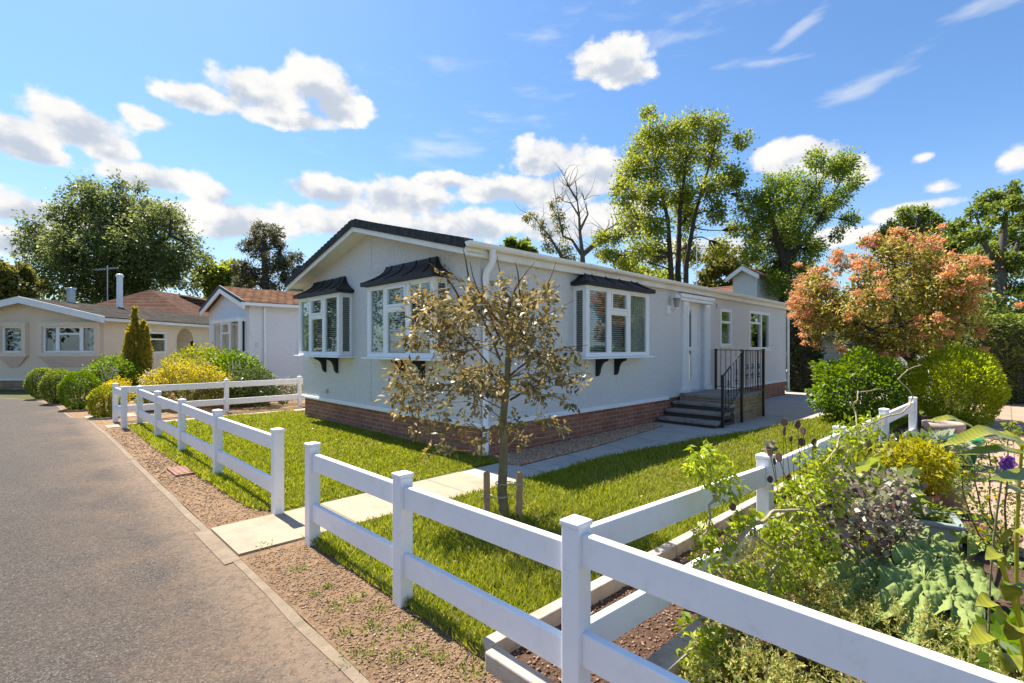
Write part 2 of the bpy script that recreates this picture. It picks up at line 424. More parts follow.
# ------------------------------------------------------------------ mesh helpers
class MB:
    def __init__(s):
        s.v, s.f, s.m, s.s = [], [], [], []

    def add(s, vs, fs, mi=0, smooth=False):
        o = len(s.v)
        s.v += [tuple(x) for x in vs]
        for f in fs:
            s.f.append(tuple(i + o for i in f))
            s.m.append(mi)
            s.s.append(smooth)
        return s

    def box(s, x0, x1, y0, y1, z0, z1, mi=0):
        x0, x1 = min(x0, x1), max(x0, x1)
        y0, y1 = min(y0, y1), max(y0, y1)
        vs = [(x, y, z) for z in (z0, z1) for y in (y0, y1) for x in (x0, x1)]
        return s.add(vs, [(0, 2, 3, 1), (4, 5, 7, 6), (0, 1, 5, 4), (2, 6, 7, 3), (0, 4, 6, 2), (1, 3, 7, 5)], mi)

    def bar(s, a, b, w, h, mi=0):
        a, b = Vector(a), Vector(b)
        d = (b - a).normalized()
        up = Vector((0, 0, 1)) if abs(d.z) < 0.95 else Vector((1, 0, 0))
        r = d.cross(up).normalized()
        up = r.cross(d)
        vs = []
        for p in (a, b):
            for i, j in ((-1, -1), (1, -1), (1, 1), (-1, 1)):
                vs.append(p + r * (i * w / 2) + up * (j * h / 2))
        return s.add(vs, [(3, 2, 1, 0), (4, 5, 6, 7), (0, 1, 5, 4), (1, 2, 6, 5), (2, 3, 7, 6), (3, 0, 4, 7)], mi)

    def tube(s, pts, rad, n=8, mi=0, smooth=True):
        pts = [Vector(p) for p in pts]
        if isinstance(rad, (int, float)):
            rad = [rad] * len(pts)
        vs, fs = [], []
        prev = None
        for i, p in enumerate(pts):
            d = (pts[min(i + 1, len(pts) - 1)] - pts[max(i - 1, 0)])
            d = d.normalized() if d.length > 1e-9 else Vector((0, 0, 1))
            if prev is None:
                r = d.cross(Vector((0, 0, 1)))
                if r.length < 0.05:
                    r = d.cross(Vector((1, 0, 0)))
            else:
                r = prev - d * prev.dot(d)
            r.normalize()
            prev = r
            q = d.cross(r)
            for k in range(n):
                t = 2 * math.pi * k / n
                vs.append(p + (r * math.cos(t) + q * math.sin(t)) * rad[i])
        for i in range(len(pts) - 1):
            for k in range(n):
                fs.append((i * n + k, i * n + (k + 1) % n, (i + 1) * n + (k + 1) % n, (i + 1) * n + k))
        s.add(vs, fs, mi, smooth)
        o = len(pts) * n
        s.add([vs[k] for k in range(n)], [tuple(reversed(range(n)))], mi)
        s.add([vs[o - n + k] for k in range(n)], [tuple(range(n))], mi)
        return s

    def lathe(s, prof, n=16, c=(0, 0, 0), mi=0):
        vs, fs = [], []
        for r, z in prof:
            for k in range(n):
                t = 2 * math.pi * k / n
                vs.append((c[0] + r * math.cos(t), c[1] + r * math.sin(t), c[2] + z))
        for i in range(len(prof) - 1):
            for k in range(n):
                fs.append((i * n + k, i * n + (k + 1) % n, (i + 1) * n + (k + 1) % n, (i + 1) * n + k))
        return s.add(vs, fs, mi, True)

    def prism(s, poly, fn, t0, t1, mi=0):
        """extrude a 2D polygon; fn(a, b, t) gives the point"""
        n = len(poly)
        vs = [fn(a, b, t0) for a, b in poly] + [fn(a, b, t1) for a, b in poly]
        fs = [tuple(range(n)), tuple(range(2 * n - 1, n - 1, -1))]
        fs += [(i, (i + 1) % n, n + (i + 1) % n, n + i) for i in range(n)]
        return s.add(vs, fs, mi)

    def build(s, name, mats, parent=None, bevel=0.0):
        me = bpy.data.meshes.new(name)
        me.from_pydata(s.v, [], s.f)
        if not isinstance(mats, (list, tuple)):
            mats = [mats]
        for m in mats:
            me.materials.append(m)
        me.polygons.foreach_set('material_index', s.m)
        me.polygons.foreach_set('use_smooth', s.s)
        me.update()
        o = bpy.data.objects.new(name, me)
        COL.objects.link(o)
        if parent:
            o.parent = parent
        if bevel:
            b = o.modifiers.new('bevel', 'BEVEL')
            b.width = bevel
            b.segments = 2
            b.limit_method = 'ANGLE'
            b.angle_limit = R(40)
        return o


def npobj(name, V, Fc, mats, parent=None, mi=None, smooth=False):
    """mesh straight from numpy arrays (all faces the same size)"""
    me = bpy.data.meshes.new(name)
    k = Fc.shape[1]
    me.vertices.add(len(V))
    me.vertices.foreach_set('co', np.asarray(V, np.float32).ravel())
    me.loops.add(Fc.size)
    me.loops.foreach_set('vertex_index', Fc.astype(np.int32).ravel())
    me.polygons.add(len(Fc))
    me.polygons.foreach_set('loop_start', np.arange(0, Fc.size, k, dtype=np.int32))
    if mi is not None:
        me.polygons.foreach_set('material_index', np.asarray(mi, np.int32))
    if smooth:
        me.polygons.foreach_set('use_smooth', np.ones(len(Fc), bool))
    if not isinstance(mats, (list, tuple)):
        mats = [mats]
    for m in mats:
        me.materials.append(m)
    me.update(calc_edges=True)
    me.validate()
    o = bpy.data.objects.new(name, me)
    COL.objects.link(o)
    if parent:
        o.parent = parent
    return o


def tag(o, label=None, cat=None, group=None, kind=None):
    if label:
        o['label'] = label
    if cat:
        o['category'] = cat
    if group:
        o['group'] = group
    if kind:
        o['kind'] = kind
    return o


def empty(name, loc, rz=0.0, label=None, cat=None, group=None):
    o = bpy.data.objects.new(name, None)
    COL.objects.link(o)
    o.location = loc
    o.rotation_euler = (0, 0, rz)
    o.empty_display_size = 0.2
    return tag(o, label, cat, group)


def plot(o):
    """give a mesh the plot frame (u, v) as its own axes"""
    o.location = (CX, CY, 0)
    o.rotation_euler = (0, 0, R(45))
    return o


def unit(v):
    return v / np.maximum(np.linalg.norm(v, axis=1, keepdims=True), 1e-9)


def leaves(P, L, Wd, D=None, spread=1.0, up=0.6, fold=0.12, curl=0.15):
    """kite-shaped leaves at points P, growing along D"""
    n = len(P)
    d = rs.normal(size=(n, 3))
    if D is not None:
        d = D + spread * d * 0.6
    d = unit(d)
    nn = rs.normal(size=(n, 3))
    nn[:, 2] += up * 1.5
    nn = nn - d * (nn * d).sum(1, keepdims=True)
    nn = unit(nn)
    sd = np.cross(d, nn)
    L = (np.full(n, L) * rs.uniform(0.65, 1.3, n))[:, None]
    Wd = L * (Wd)
    v = np.empty((n, 4, 3))
    v[:, 0] = P
    v[:, 1] = P + d * L * 0.5 + sd * Wd * 0.5 + nn * L * fold
    v[:, 2] = P + d * L - nn * L * curl
    v[:, 3] = P + d * L * 0.5 - sd * Wd * 0.5 + nn * L * fold
    return v.reshape(-1, 3), np.arange(4 * n).reshape(n, 4)


def join(parts):
    V, Fc, o = [], [], 0
    for v, f in parts:
        V.append(v)
        Fc.append(f + o)
        o += len(v)
    return np.vstack(V), np.vstack(Fc)


def ball(n, inner=0.55):
    d = unit(rs.normal(size=(n, 3)))
    r = (inner ** 3 + (1 - inner ** 3) * rs.uniform(size=n)) ** (1 / 3)
    return d * r[:, None], d


def curve3(a, b, sag=0.0, wob=0.0, n=5):
    a, b = Vector(a), Vector(b)
    L = (b - a).length
    pts = []
    o = Vector((rnd.uniform(-1, 1), rnd.uniform(-1, 1), rnd.uniform(-1, 1))) * wob * L
    for i in range(n):
        t = i / (n - 1)
        p = a.lerp(b, t)
        p = p + o * math.sin(math.pi * t) + Vector((0, 0, sag * L * math.sin(math.pi * t)))
        pts.append(p)
    return pts


def wall_holes(mb, a0, a1, z0, z1, holes, fn, o_out, o_in, mi=0, mi_in=1):
    """flat wall with rectangular openings; fn(a, o, z) places points; outer skin, inner skin and reveals"""
    As = sorted({a0, a1, *[h[0] for h in holes], *[h[1] for h in holes]})
    Zs = sorted({z0, z1, *[h[2] for h in holes], *[h[3] for h in holes]})
    for i in range(len(As) - 1):
        for j in range(len(Zs) - 1):
            ca, cz = (As[i] + As[i + 1]) / 2, (Zs[j] + Zs[j + 1]) / 2
            if any(h[0] < ca < h[1] and h[2] < cz < h[3] for h in holes):
                continue
            for o, m_ in ((o_out, mi), (o_in, mi_in)):
                mb.add([fn(As[i], o, Zs[j]), fn(As[i + 1], o, Zs[j]), fn(As[i + 1], o, Zs[j + 1]), fn(As[i], o, Zs[j + 1])], [(0, 1, 2, 3)], m_)
    for h in holes:
        c = [(h[0], h[2]), (h[1], h[2]), (h[1], h[3]), (h[0], h[3])]
        for k in range(4):
            p, q = c[k], c[(k + 1) % 4]
            mb.add([fn(p[0], o_out, p[1]), fn(q[0], o_out, q[1]), fn(q[0], o_in, q[1]), fn(p[0], o_in, p[1])], [(0, 1, 2, 3)], mi)
# ------------------------------------------------------------------ setting: ground, road, paths
def sheet(name, pts, z, mat, label=None, thick=0.0, frame=True, kind='structure'):
    mb = MB()
    n = len(pts)
    top = [(p[0], p[1], z) for p in pts]
    mb.add(top, [tuple(range(n))])
    if thick:
        bot = [(p[0], p[1], z - thick) for p in pts]
        for i in range(n):
            j = (i + 1) % n
            mb.add([bot[i], bot[j], top[j], top[i]], [(0, 1, 2, 3)])
    o = mb.build(name, mat)
    if frame:
        plot(o)
    tag(o, kind=kind)
    return o


def toplot(x, y):
    dx, dy = x - CX, y - CY
    return (S2 * (dx + dy), S2 * (dy - dx))


sheet('ground', [(-150, -150), (150, -150), (150, 150), (-150, 150)], 0.0, M['far_ground'], frame=False)

kerb_line = [(-3.36, -9), (-3.36, 6.0), (-3.42, 8.6)] + [toplot(*p) for p in ((-9.26, 10.37), (-11.4, 12.4), (-13.4, 13.85), (-15.1, 14.5), (-18, 14.75), (-40, 14.9))]
far_side = [toplot(-40, 7), toplot(-22, 6.8), toplot(-16.5, 5.2), (-9.6, 5.5), (-9.3, 0), (-9.3, -9)]
sheet('road', [(p[0] + 0.03, p[1]) for p in kerb_line] + far_side, 0.006, M['asphalt'])


def strip(name, line, w, z0, z1, mat):
    mb = MB()
    L, Rr = [], []
    for i, p in enumerate(line):
        a = Vector(line[max(i - 1, 0)])
        b = Vector(line[min(i + 1, len(line) - 1)])
        d = (b - a).normalized()
        nn = Vector((d.y, -d.x))
        L.append((p[0], p[1]))
        Rr.append((p[0] + nn.x * w, p[1] + nn.y * w))
    for i in range(len(line) - 1):
        a, b, c, d = L[i], L[i + 1], Rr[i + 1], Rr[i]
        vs = [(*q, z) for z in (z0, z1) for q in (a, b, c, d)]
        mb.add(vs, [(4, 7, 6, 5), (0, 1, 5, 4), (2, 3, 7, 6)])
    o = plot(mb.build(name, mat))
    return tag(o, kind='structure')


# densify the kerb so its top can wander a little
dense = []
for i in range(len(kerb_line) - 1):
    a, b = Vector(kerb_line[i]), Vector(kerb_line[i + 1])
    k = max(1, int((b - a).length / 0.45))
    for j in range(k):
        p = a.lerp(b, j / k)
        dense.append((p.x + rnd.uniform(-0.008, 0.008), p.y))
dense.append(kerb_line[-1])
strip('kerb', dense, 0.06, -0.02, 0.011, M['kerb'])

# verge between the kerb and the fence, from behind the camera to the far bend
sheet('verge', [(-3.303, -9), (-2.79, -9)] + [(-2.79, 7.2), (-1.2, 7.2), (2.5, 7.2), (6, 11.3), (0.3, 11.3), (-1.5, 20), (-4.0, 17.2)] + list(reversed([(p[0] + 0.058, p[1]) for p in kerb_line[1:6]])), 0.014, M['verge_soil'])
sheet('front_lawn', [(-2.80, -0.31), (0.03, -0.31), (0.03, 6.72), (-2.80, 6.72)], 0.034, M['turf'], thick=0.05)
bed_v = lambda u: -3.14 - 0.034 * (u + 2.83)
sheet('side_lawn', [(-2.80, -1.06), (-2.80, bed_v(-2.8)), (9.6, bed_v(9.6)), (13, -3.6), (13, -2.35), (8, -2.15), (5.6, -1.85), (4.3, -1.66), (3.0, -1.38), (1.2, -1.10), (-1.0, -1.08)], 0.034, M['turf'], thick=0.05)
sheet('front_path', [(-3.30, -0.31), (-3.30, -1.02), (-1.0, -1.07), (-0.72, -1.07), (-0.72, -0.31)], 0.030, M['path'], thick=0.05)
sheet('side_path', [(-0.715, -0.31), (-0.715, -1.07), (1.2, -1.09), (3.0, -1.37), (4.3, -1.65), (5.6, -1.84), (8, -2.14), (13, -2.34), (16, -2.3), (16, 0.9), (12.75, 0.9), (12.75, 0.02), (4.3, 0.02), (4.1, -0.36), (1.6, -0.60), (0.0, -0.62), (-0.1, -0.31)], 0.026, M['path_grey'], thick=0.05)
sheet('gravel_margin', [(-0.1, -0.31), (0.0, -0.61), (1.6, -0.59), (4.1, -0.35), (4.29, 0.02), (-0.1, 0.02)], 0.020, M['bed_soil'])
sheet('back_path', [(-3.25, 6.73), (0.9, 6.73), (0.9, 7.06), (-3.25, 7.12)], 0.026, M['path'], thick=0.04)
sheet('kerb_slab', [(-3.41, -1.10), (-3.302, -1.08), (-3.302, -0.28), (-3.41, -0.26)], 0.0125, M['kerb'], thick=0.05)
sheet('neighbour_path', [(-3.38, 8.3), (-2.0, 8.3), (-2.0, 9.0), (-3.42, 9.0)], 0.024, M['path'], thick=0.03)
# right-hand garden: soil near the fences, buff paving beyond
sheet('garden_bed', [(-2.80, bed_v(-2.8)), (-2.80, -9), (0.4, -9), (0.6, -4.75), (3.0, -4.5), (9.0, -4.4), (9.6, bed_v(9.6))], 0.012, M['bed_soil'])
sheet('patio', [(0.6, -4.75), (0.4, -9), (3, -14), (26, -14), (26, -4.0), (9.6, -4.2), (9.0, -4.4), (3.0, -4.5)], 0.018, M['patio'])


# ------------------------------------------------------------------ the main park home
def zt(v):
    return 3.60 - 0.262 * abs(v - 2.83)


GU = -0.13            # plane of the gable
HW_ = 5.66           # width of the home
RV = 2.83            # ridge


def fg(a, o, z):      # gable wall: a = v, o = outward
    return (GU - o, a, z)


def fl(a, o, z):      # long wall: a = u, o = outward
    return (a, -o, z)


def fbox(mb, fn, a0, a1, o0, o1, z0, z1, mi=0):
    p, q = fn(a0, o0, z0), fn(a1, o1, z1)
    mb.box(p[0], q[0], p[1], q[1], z0, z1, mi)


def ring(mb, fn, a0, a1, z0, z1, o0, o1, t, mi=0):
    fbox(mb, fn, a0, a0 + t, o0, o1, z0, z1, mi)
    fbox(mb, fn, a1 - t, a1, o0, o1, z0, z1, mi)
    fbox(mb, fn, a0 + t, a1 - t, o0, o1, z0, z0 + t, mi)
    fbox(mb, fn, a0 + t, a1 - t, o0, o1, z1 - t, z1, mi)


def pane(fn, a0, a1, z0, z1, o, parent, mat='glass'):
    mb = MB()
    fbox(mb, fn, a0, a1, o, o + 0.006, z0, z1)
    return mb.build('pane', M[mat], parent)


def slats(fn, a0, a1, z0, z1, o, parent, pitch=0.036, mat='blind', name='blind'):
    mb = MB()
    z = z0
    while z < z1:
        vs = [fn(a0, o - 0.008, z + 0.012), fn(a1, o - 0.008, z + 0.012), fn(a1, o + 0.008, z - 0.010), fn(a0, o + 0.008, z - 0.010)]
        mb.add(vs, [(0, 1, 2, 3)])
        z += pitch
    fbox(mb, fn, a0, a1, o - 0.015, o + 0.015, z1, z1 + 0.03)
    return mb.build(name, M[mat], parent)


def curtain(fn, a0, a1, z0, z1, o, parent, mat='curtain'):
    mb = MB()
    n = 40
    vs = []
    for i in range(n + 1):
        a = a0 + (a1 - a0) * i / n
        oo = o + 0.02 * math.sin(i * 1.25) + 0.008 * math.sin(i * 2.9)
        vs += [fn(a, oo, z0), fn(a, oo, z1)]
    mb.add(vs, [(2 * i, 2 * i + 2, 2 * i + 3, 2 * i + 1) for i in range(n)], 0, True)
    return mb.build('curtain', M[mat], parent)


home = empty('park_home', (CX, CY, 0), R(45), 'pale grey rendered park home with black bay canopies and brick skirting', 'house')
P_BAY = 0.26
BZ0, BZ1 = 1.34, 2.47
gable_holes = [(0.69, 2.43, BZ0 + 0.05, BZ1 - 0.05), (3.51, 5.20, BZ0 + 0.05, BZ1 - 0.05)]
long_holes = [(1.88, 3.72, BZ0 + 0.05, BZ1 - 0.05), (5.78, 6.67, 0.53, 2.50), (7.54, 8.21, 1.53, 2.41), (9.43, 11.0, 1.44, 2.46)]
HL = 12.6
mb = MB()
wall_holes(mb, 0.0, HW_, 0.46, 2.60, gable_holes, fg, 0.0, -0.10)
wall_holes(mb, GU, HL, 0.46, 2.75, long_holes, fl, 0.0, -0.10)
for o_, m_ in ((0.0, 0), (-0.10, 1)):       # upper gable
    mb.add([fg(0, o_, 2.60), fg(HW_, o_, 2.60), fg(HW_, o_, zt(HW_) - 0.09), fg(RV, o_, zt(RV) - 0.09), fg(0, o_, zt(0) - 0.09)], [(0, 1, 2, 3, 4)], m_)
mb.add([(GU, HW_, 0.46), (HL, HW_, 0.46), (HL, HW_, 2.72), (GU, HW_, 2.72)], [(0, 1, 2, 3)])
mb.add([(HL, 0, 0.46), (HL, HW_, 0.46), (HL, HW_, zt(HW_) - 0.09), (HL, RV, zt(RV) - 0.09), (HL, 0, zt(0) - 0.09)], [(0, 1, 2, 3, 4)])
mb.add([(0.11, 5.55, 0.5), (HL - .1, 5.55, 0.5), (HL - .1, 5.55, 2.6), (0.11, 5.55, 2.6)], [(0, 1, 2, 3)], 1)
mb.add([(0.11, 0.11, 0.5), (HL - .1, 0.11, 0.5), (HL - .1, 5.55, 0.5), (0.11, 5.55, 0.5)], [(0, 1, 2, 3)], 1)
mb.add([(0.11, 0.11, 2.58), (HL - .1, 0.11, 2.58), (HL - .1, 5.55, 2.58), (0.11, 5.55, 2.58)], [(0, 3, 2, 1)], 1)
mb.add([(3.9, 0.11, 0.5), (3.9, 5.55, 0.5), (3.9, 5.55, 2.58), (3.9, 0.11, 2.58)], [(0, 1, 2, 3)], 1)
mb.build('wall', [M['stucco'], M['room']], home)
# joint strips between the wall panels
mb = MB()
mb.box(GU - 0.008, GU + 0.004, RV - .025, RV + .025, 0.48, zt(RV) - 0.10)
mb.box(GU - 0.006, GU + 0.003, 0.06, RV - .027, 2.765, 2.79)
mb.box(GU - 0.006, GU + 0.003, RV + .027, 5.6, 2.765, 2.79)
mb.build('joint_strip', M['stucco'], home)
mb = MB()
mb.box(GU + 0.03, HL - 0.03, 0.03, HW_ - .03, -0.05, 0.44)
mb.build('brick_skirting', M['brick'], home)
for (a, b, c, d) in ((GU - 0.035, GU + 0.02, -0.035, HW_ + .035), (GU + 0.022, 4.95, -0.035, 0.02), (7.02, HL + 0.03, -0.035, 0.02)):
    mb = MB()
    mb.box(a, b, c, d, 0.435, 0.475)
    mb.box(a + (0.01 if a < GU else 0), b - 0.004, c + 0.012, d - 0.004, 0.475, 0.50)
    mb.build('sill_trim', M['pvc'], home, 0.006)
# small vents low on the gable
for v in (4.5, 1.5):
    mb = MB()
    mb.box(GU - 0.02, GU + 0.01, v - 0.05, v + 0.05, 0.60, 0.68)
    for k in range(3):
        mb.box(GU - 0.026, GU - 0.019, v - 0.04, v + 0.04, 0.612 + k * 0.02, 0.622 + k * 0.02)
    mb.build('vent', M['metal'], home)

# roof
def roofslab(u0, u1, name, mat, parent, th=0.06, ve=-0.1, vr=2.83, f=zt, vf=5.76):
    mb = MB()
    poly = [(ve, f(ve)), (vr, f(vr)), (vf, f(vf)), (vf, f(vf) - th), (vr, f(vr) - th), (ve, f(ve) - th)]
    mb.prism(poly, lambda a, b, t: (t, a, b), u0, u1)
    return mb.build(name, mat, parent)


roof = roofslab(-0.40, HL + 0.2, 'roof', M['tile_dark'], home)
mb = MB()
for k in range(28):       # ridge tiles
    u = -0.42 + k * 0.47
    mb.prism([(-0.13, -0.045), (-0.09, 0.01), (0, 0.035), (0.09, 0.01), (0.13, -0.045), (0, -0.0)], lambda a, b, t: (t, RV + a, zt(RV) + b + 0.012), u, u + 0.455)
mb.build('ridge_tiles', M['verge'], roof)
mb = MB()
nv = 22
for k in range(nv):       # verge tiles stepping down each slope
    for sgn in (-1, 1):
        a0, a1 = 2.93 * k / nv, 2.93 * (k + 1) / nv - 0.006
        vs = []
        for u in (-0.48, -0.32):
            for (a, dz) in ((a0, 0.018), (a1, 0.035)):
                v = RV + sgn * a
                vs += [(u, v, zt(v) + dz), (u, v, zt(v) - (0.10 if u < -0.4 else 0.0))]
        mb.add(vs, [(0, 2, 3, 1), (4, 5, 7, 6), (0, 4, 6, 2), (1, 3, 7, 5), (0, 1, 5, 4), (2, 6, 7, 3)])
mb.build('verge_tiles', M['verge'], roof)
mb = MB()
for sgn in (-1, 1):       # bargeboard and soffit of the gable
    ve = RV + sgn * 2.93
    for (u0, u1, t0, t1) in ((-0.455, -0.43, 0.075, 0.175), (-0.43, GU, 0.125, 0.14)):
        vs = []
        for u in (u0, u1):
            for v in (RV, ve):
                vs += [(u, v, zt(v) - t0), (u, v, zt(v) - t1)]
        mb.add(vs, [(0, 2, 3, 1), (4, 5, 7, 6), (0, 4, 6, 2), (1, 3, 7, 5), (0, 1, 5, 4), (2, 6, 7, 3)])
mb.build('bargeboard', M['soffit'], home)
mb = MB()
for vs_, s_ in ((-0.1, 1), (5.76, -1)):
    mb.box(-0.427, HL + 0.2, vs_, vs_ + s_ * 0.022, 2.655, 2.805)
    mb.box(-0.40, HL + 0.2, vs_ + s_ * 0.024, s_ * -0.002 + (0 if s_ > 0 else HW_), 2.66, 2.675)
mb.build('fascia', M['soffit'], home)
def gutter(vc):
    mb = MB()
    n = 10
    for (u0, u1) in ((-0.47, 4.0), (4.004, 8.2), (8.204, HL + 0.24)):
        pr = []
        for k in range(n + 1):
            t = math.pi * k / n
            pr.append((vc - 0.055 * math.cos(t), 2.815 - 0.065 * math.sin(t)))
        pr += [(vc + 0.048, 2.82), (vc - 0.048, 2.82)][:0]
        vs = []
        for u in (u0, u1):
            vs += [(u, a, b) for a, b in pr]
        mb.add(vs, [(k, k + 1, n + 1 + k + 1, n + 1 + k) for k in range(n)], 0, True)
        mb.add([(u0, a, b) for a, b in pr], [tuple(range(n + 1))])
        mb.add([(u1, a, b) for a, b in pr], [tuple(range(n + 1))])
    for u in (0.1, 2.0, 4.0, 6.1, 8.2, 10.3, 12.3):
        pr = []
        for k in range(n + 1):
            t = math.pi * k / n
            pr.append((vc - 0.062 * math.cos(t), 2.818 - 0.073 * math.sin(t)))
        vs = [(uu, a, b) for uu in (u - 0.03, u + 0.03) for a, b in pr]
        mb.add(vs, [(k, k + 1, n + 1 + k + 1, n + 1 + k) for k in range(n)])
        mb.add([vs[k] for k in range(n + 1)], [tuple(range(n + 1))])
        mb.add([vs[n + 1 + k] for k in range(n + 1)], [tuple(range(n + 1))])
    return mb.build('gutter', M['pvc'], home)


gutter(-0.162)
gutter(5.822)
mb = MB()
mb.tube([(-0.05, -0.162, 2.76), (-0.05, -0.162, 2.62), (-0.055, -0.15, 2.58), (-0.068, -0.065, 2.48), (-0.07, -0.05, 2.42), (-0.07, -0.05, 0.16), (-0.11, -0.08, 0.10)], 0.043, 12)
for z in (2.3, 1.3, 0.40):
    mb.tube([(-0.07, -0.05, z), (-0.07, -0.05, z + 0.05)], 0.052, 12)
mb.build('downpipe', M['pvc'], home)
mb = MB()
mb.tube([(HL - 0.02, -0.162, 2.76), (HL - 0.02, -0.162, 2.64), (HL - 0.02, -0.07, 2.5), (HL - 0.02, -0.06, 2.4), (HL - 0.02, -0.06, 0.1)], 0.036, 12)
mb.build('downpipe', M['pvc'], home)


def bay(fn, a0, a1, side_low, label=None):
    """boxed bay: frame (the part itself), panes, blind, sill, canopy and brackets below it"""
    p = P_BAY
    fr = MB()
    t = 0.055
    # corner posts and the boxed base and head
    for a in (a0, a1 - 0.075):
        fbox(fr, fn, a, a + 0.075, p - 0.075, p, BZ0 + 0.05, BZ1 - 0.05)
    fbox(fr, fn, a0, a1, 0.0, p, BZ0 + 0.0, BZ0 + 0.05)
    fbox(fr, fn, a0, a1, 0.0, p, BZ1 - 0.05, BZ1)
    W_ = a1 - a0
    c1, c2 = a0 + W_ * 0.335, a0 + W_ * 0.64
    if fn is fg:        # seen mirrored on the gable
        c1, c2 = a0 + W_ * 0.36, a0 + W_ * 0.70
    x0, x1 = a0 + 0.075, a1 - 0.075
    zb, zh = BZ0 + 0.05, BZ1 - 0.05
    for c in (c1, c2):
        fbox(fr, fn, c - 0.04, c + 0.04, p - 0.065, p - 0.003, zb, zh)
    zt_ = zh - 0.34
    fbox(fr, fn, c1 + 0.04, c2 - 0.04, p - 0.065, p - 0.002, zt_ - 0.03, zt_ + 0.03)
    # opener sash, slightly proud
    ring(fr, fn, c1 + 0.04, c2 - 0.04, zt_ + 0.03, zh, p - 0.06, p + 0.012, 0.038)
    ring(fr, fn, c1 + 0.04, c2 - 0.04, zb, zt_ - 0.03, p - 0.055, p - 0.006, 0.022)
    ring(fr, fn, x0, c1 - 0.04, zb, zh, p - 0.055, p - 0.006, 0.024)
    ring(fr, fn, c2 + 0.04, x1, zb, zh, p - 0.055, p - 0.006, 0.024)
    # returns
    for a, s in ((a0, 1), (a1, -1)):
        b0, b1 = (a, a + 0.05) if s > 0 else (a - 0.05, a)
        fbox(fr, fn, b0, b1, 0.0, 0.045, zb, zh)
        fbox(fr, fn, b0 + 0.006, b1 - 0.006, 0.045, p - 0.075, zb, zb + 0.03)
        fbox(fr, fn, b0 + 0.006, b1 - 0.006, 0.045, p - 0.075, zh - 0.03, zh)
    o = fr.build('bay_window', M['pvc'], home, 0.006)
    pane(fn, x0 + 0.02, c1 - 0.06, zb + 0.02, zh - 0.02, p - 0.035, o)
    pane(fn, c2 + 0.06, x1 - 0.02, zb + 0.02, zh - 0.02, p - 0.035, o)
    pane(fn, c1 + 0.06, c2 - 0.06, zb + 0.02, zt_ - 0.05, p - 0.035, o)
    pane(fn, c1 + 0.07, c2 - 0.07, zt_ + 0.06, zh - 0.03, p - 0.03, o)
    for a in (a0 + 0.024, a1 - 0.03):
        mbp = MB()
        fbox(mbp, fn, a, a + 0.006, 0.045, p - 0.075, zb + 0.03, zh - 0.03)
        mbp.build('pane', M['glass'], o)
    # blinds and curtains
    if fn is fl:
        slats(fn, x0, c2, zb, zh - 0.03, p - 0.105, o)
        curtain(fn, c2 + 0.05, x1, zb, zh, p - 0.12, o)
    else:
        slats(fn, x0, c2, zb, zh - 0.03, p - 0.105, o)
        curtain(fn, c2 + 0.02, x1, zb, zh, p - 0.12, o)
    mbs = MB()      # blind across the seen return
    a = a0 + 0.07 if side_low else a1 - 0.07
    z = zb
    while z < zh:
        mbs.add([fn(a - 0.01, 0.0, z + 0.006), fn(a - 0.01, p - 0.09, z + 0.006), fn(a + 0.01, p - 0.09, z - 0.006), fn(a + 0.01, 0.0, z - 0.006)], [(0, 1, 2, 3)])
        z += 0.036
    mbs.build('blind', M['blind'], o)
    sl = MB()
    fbox(sl, fn, a0 - 0.09, a1 + 0.09, 0.0, p + 0.07, BZ0 - 0.03, BZ0 - 0.002)
    sl.build('sill', M['pvc'], o, 0.008)
    # swept hipped canopy
    cb = MB()
    b0, b1, bo = a0 - 0.07, a1 + 0.07, p + 0.085
    zc0, zc1 = BZ1 + 0.004, BZ1 + 0.055
    hh = 0.27
    fbox(cb, fn, b0, b1, 0.0, bo, zc0, zc1)
    n = 9
    prof = []
    for i in range(n + 1):
        tt = i / n
        ins = 1 - (1 - tt) ** 2.1
        prof.append((ins, zc1 + hh * tt))
    rows = []
    for ins, z in prof:
        sd = 0.30 * ins
        oo = bo - (bo - 0.045) * ins
        rows.append([fn(b0 + sd, 0.0, z), fn(b0 + sd, oo, z), fn(b1 - sd, oo, z), fn(b1 - sd, 0.0, z)])
    vs = [q for r_ in rows for q in r_]
    fs = []
    for i in range(n):
        for k in range(3):
            fs.append((4 * i + k, 4 * i + k + 1, 4 * i + 4 + k + 1, 4 * i + 4 + k))
    fs.append((4 * n, 4 * n + 1, 4 * n + 2, 4 * n + 3))
    cb.add(vs, fs)
    for q in (0.12, 0.37, 0.63, 0.88):       # rolled seams
        pts = []
        for ins, z in prof:
            sd = 0.30 * ins
            pts.append(fn(b0 + sd + (b1 - b0 - 2 * sd) * q, bo - (bo - 0.045) * ins, z + 0.004))
        cb.tube(pts, 0.013, 6)
    for e in (0, 1):
        pts = []
        for ins, z in prof:
            sd = 0.30 * ins
            pts.append(fn(b0 + sd if e == 0 else b1 - sd, bo - (bo - 0.045) * ins, z))
        cb.tube(pts, 0.012, 6)
    cb.build('canopy', M['black'], o)
    for q in (0.33, 0.62):
        ac = a0 + W_ * q
        br = MB()
        poly = [(0.0, 0.0), (0.22, 0.0), (0.215, -0.035), (0.15, -0.055), (0.105, -0.095), (0.075, -0.16), (0.062, -0.235), (0.035, -0.285), (0.0, -0.30)]
        br.prism(poly, lambda x, y, t: fn(t, x, BZ0 - 0.032 + y), ac - 0.028, ac + 0.028)
        br.build('bracket', M['black'], o, 0.006)
    return o


b1_ = bay(fg, 3.475, 5.235, True)
b2_ = bay(fg, 0.652, 2.473, True)
b3_ = bay(fl, 1.84, 3.76, True)


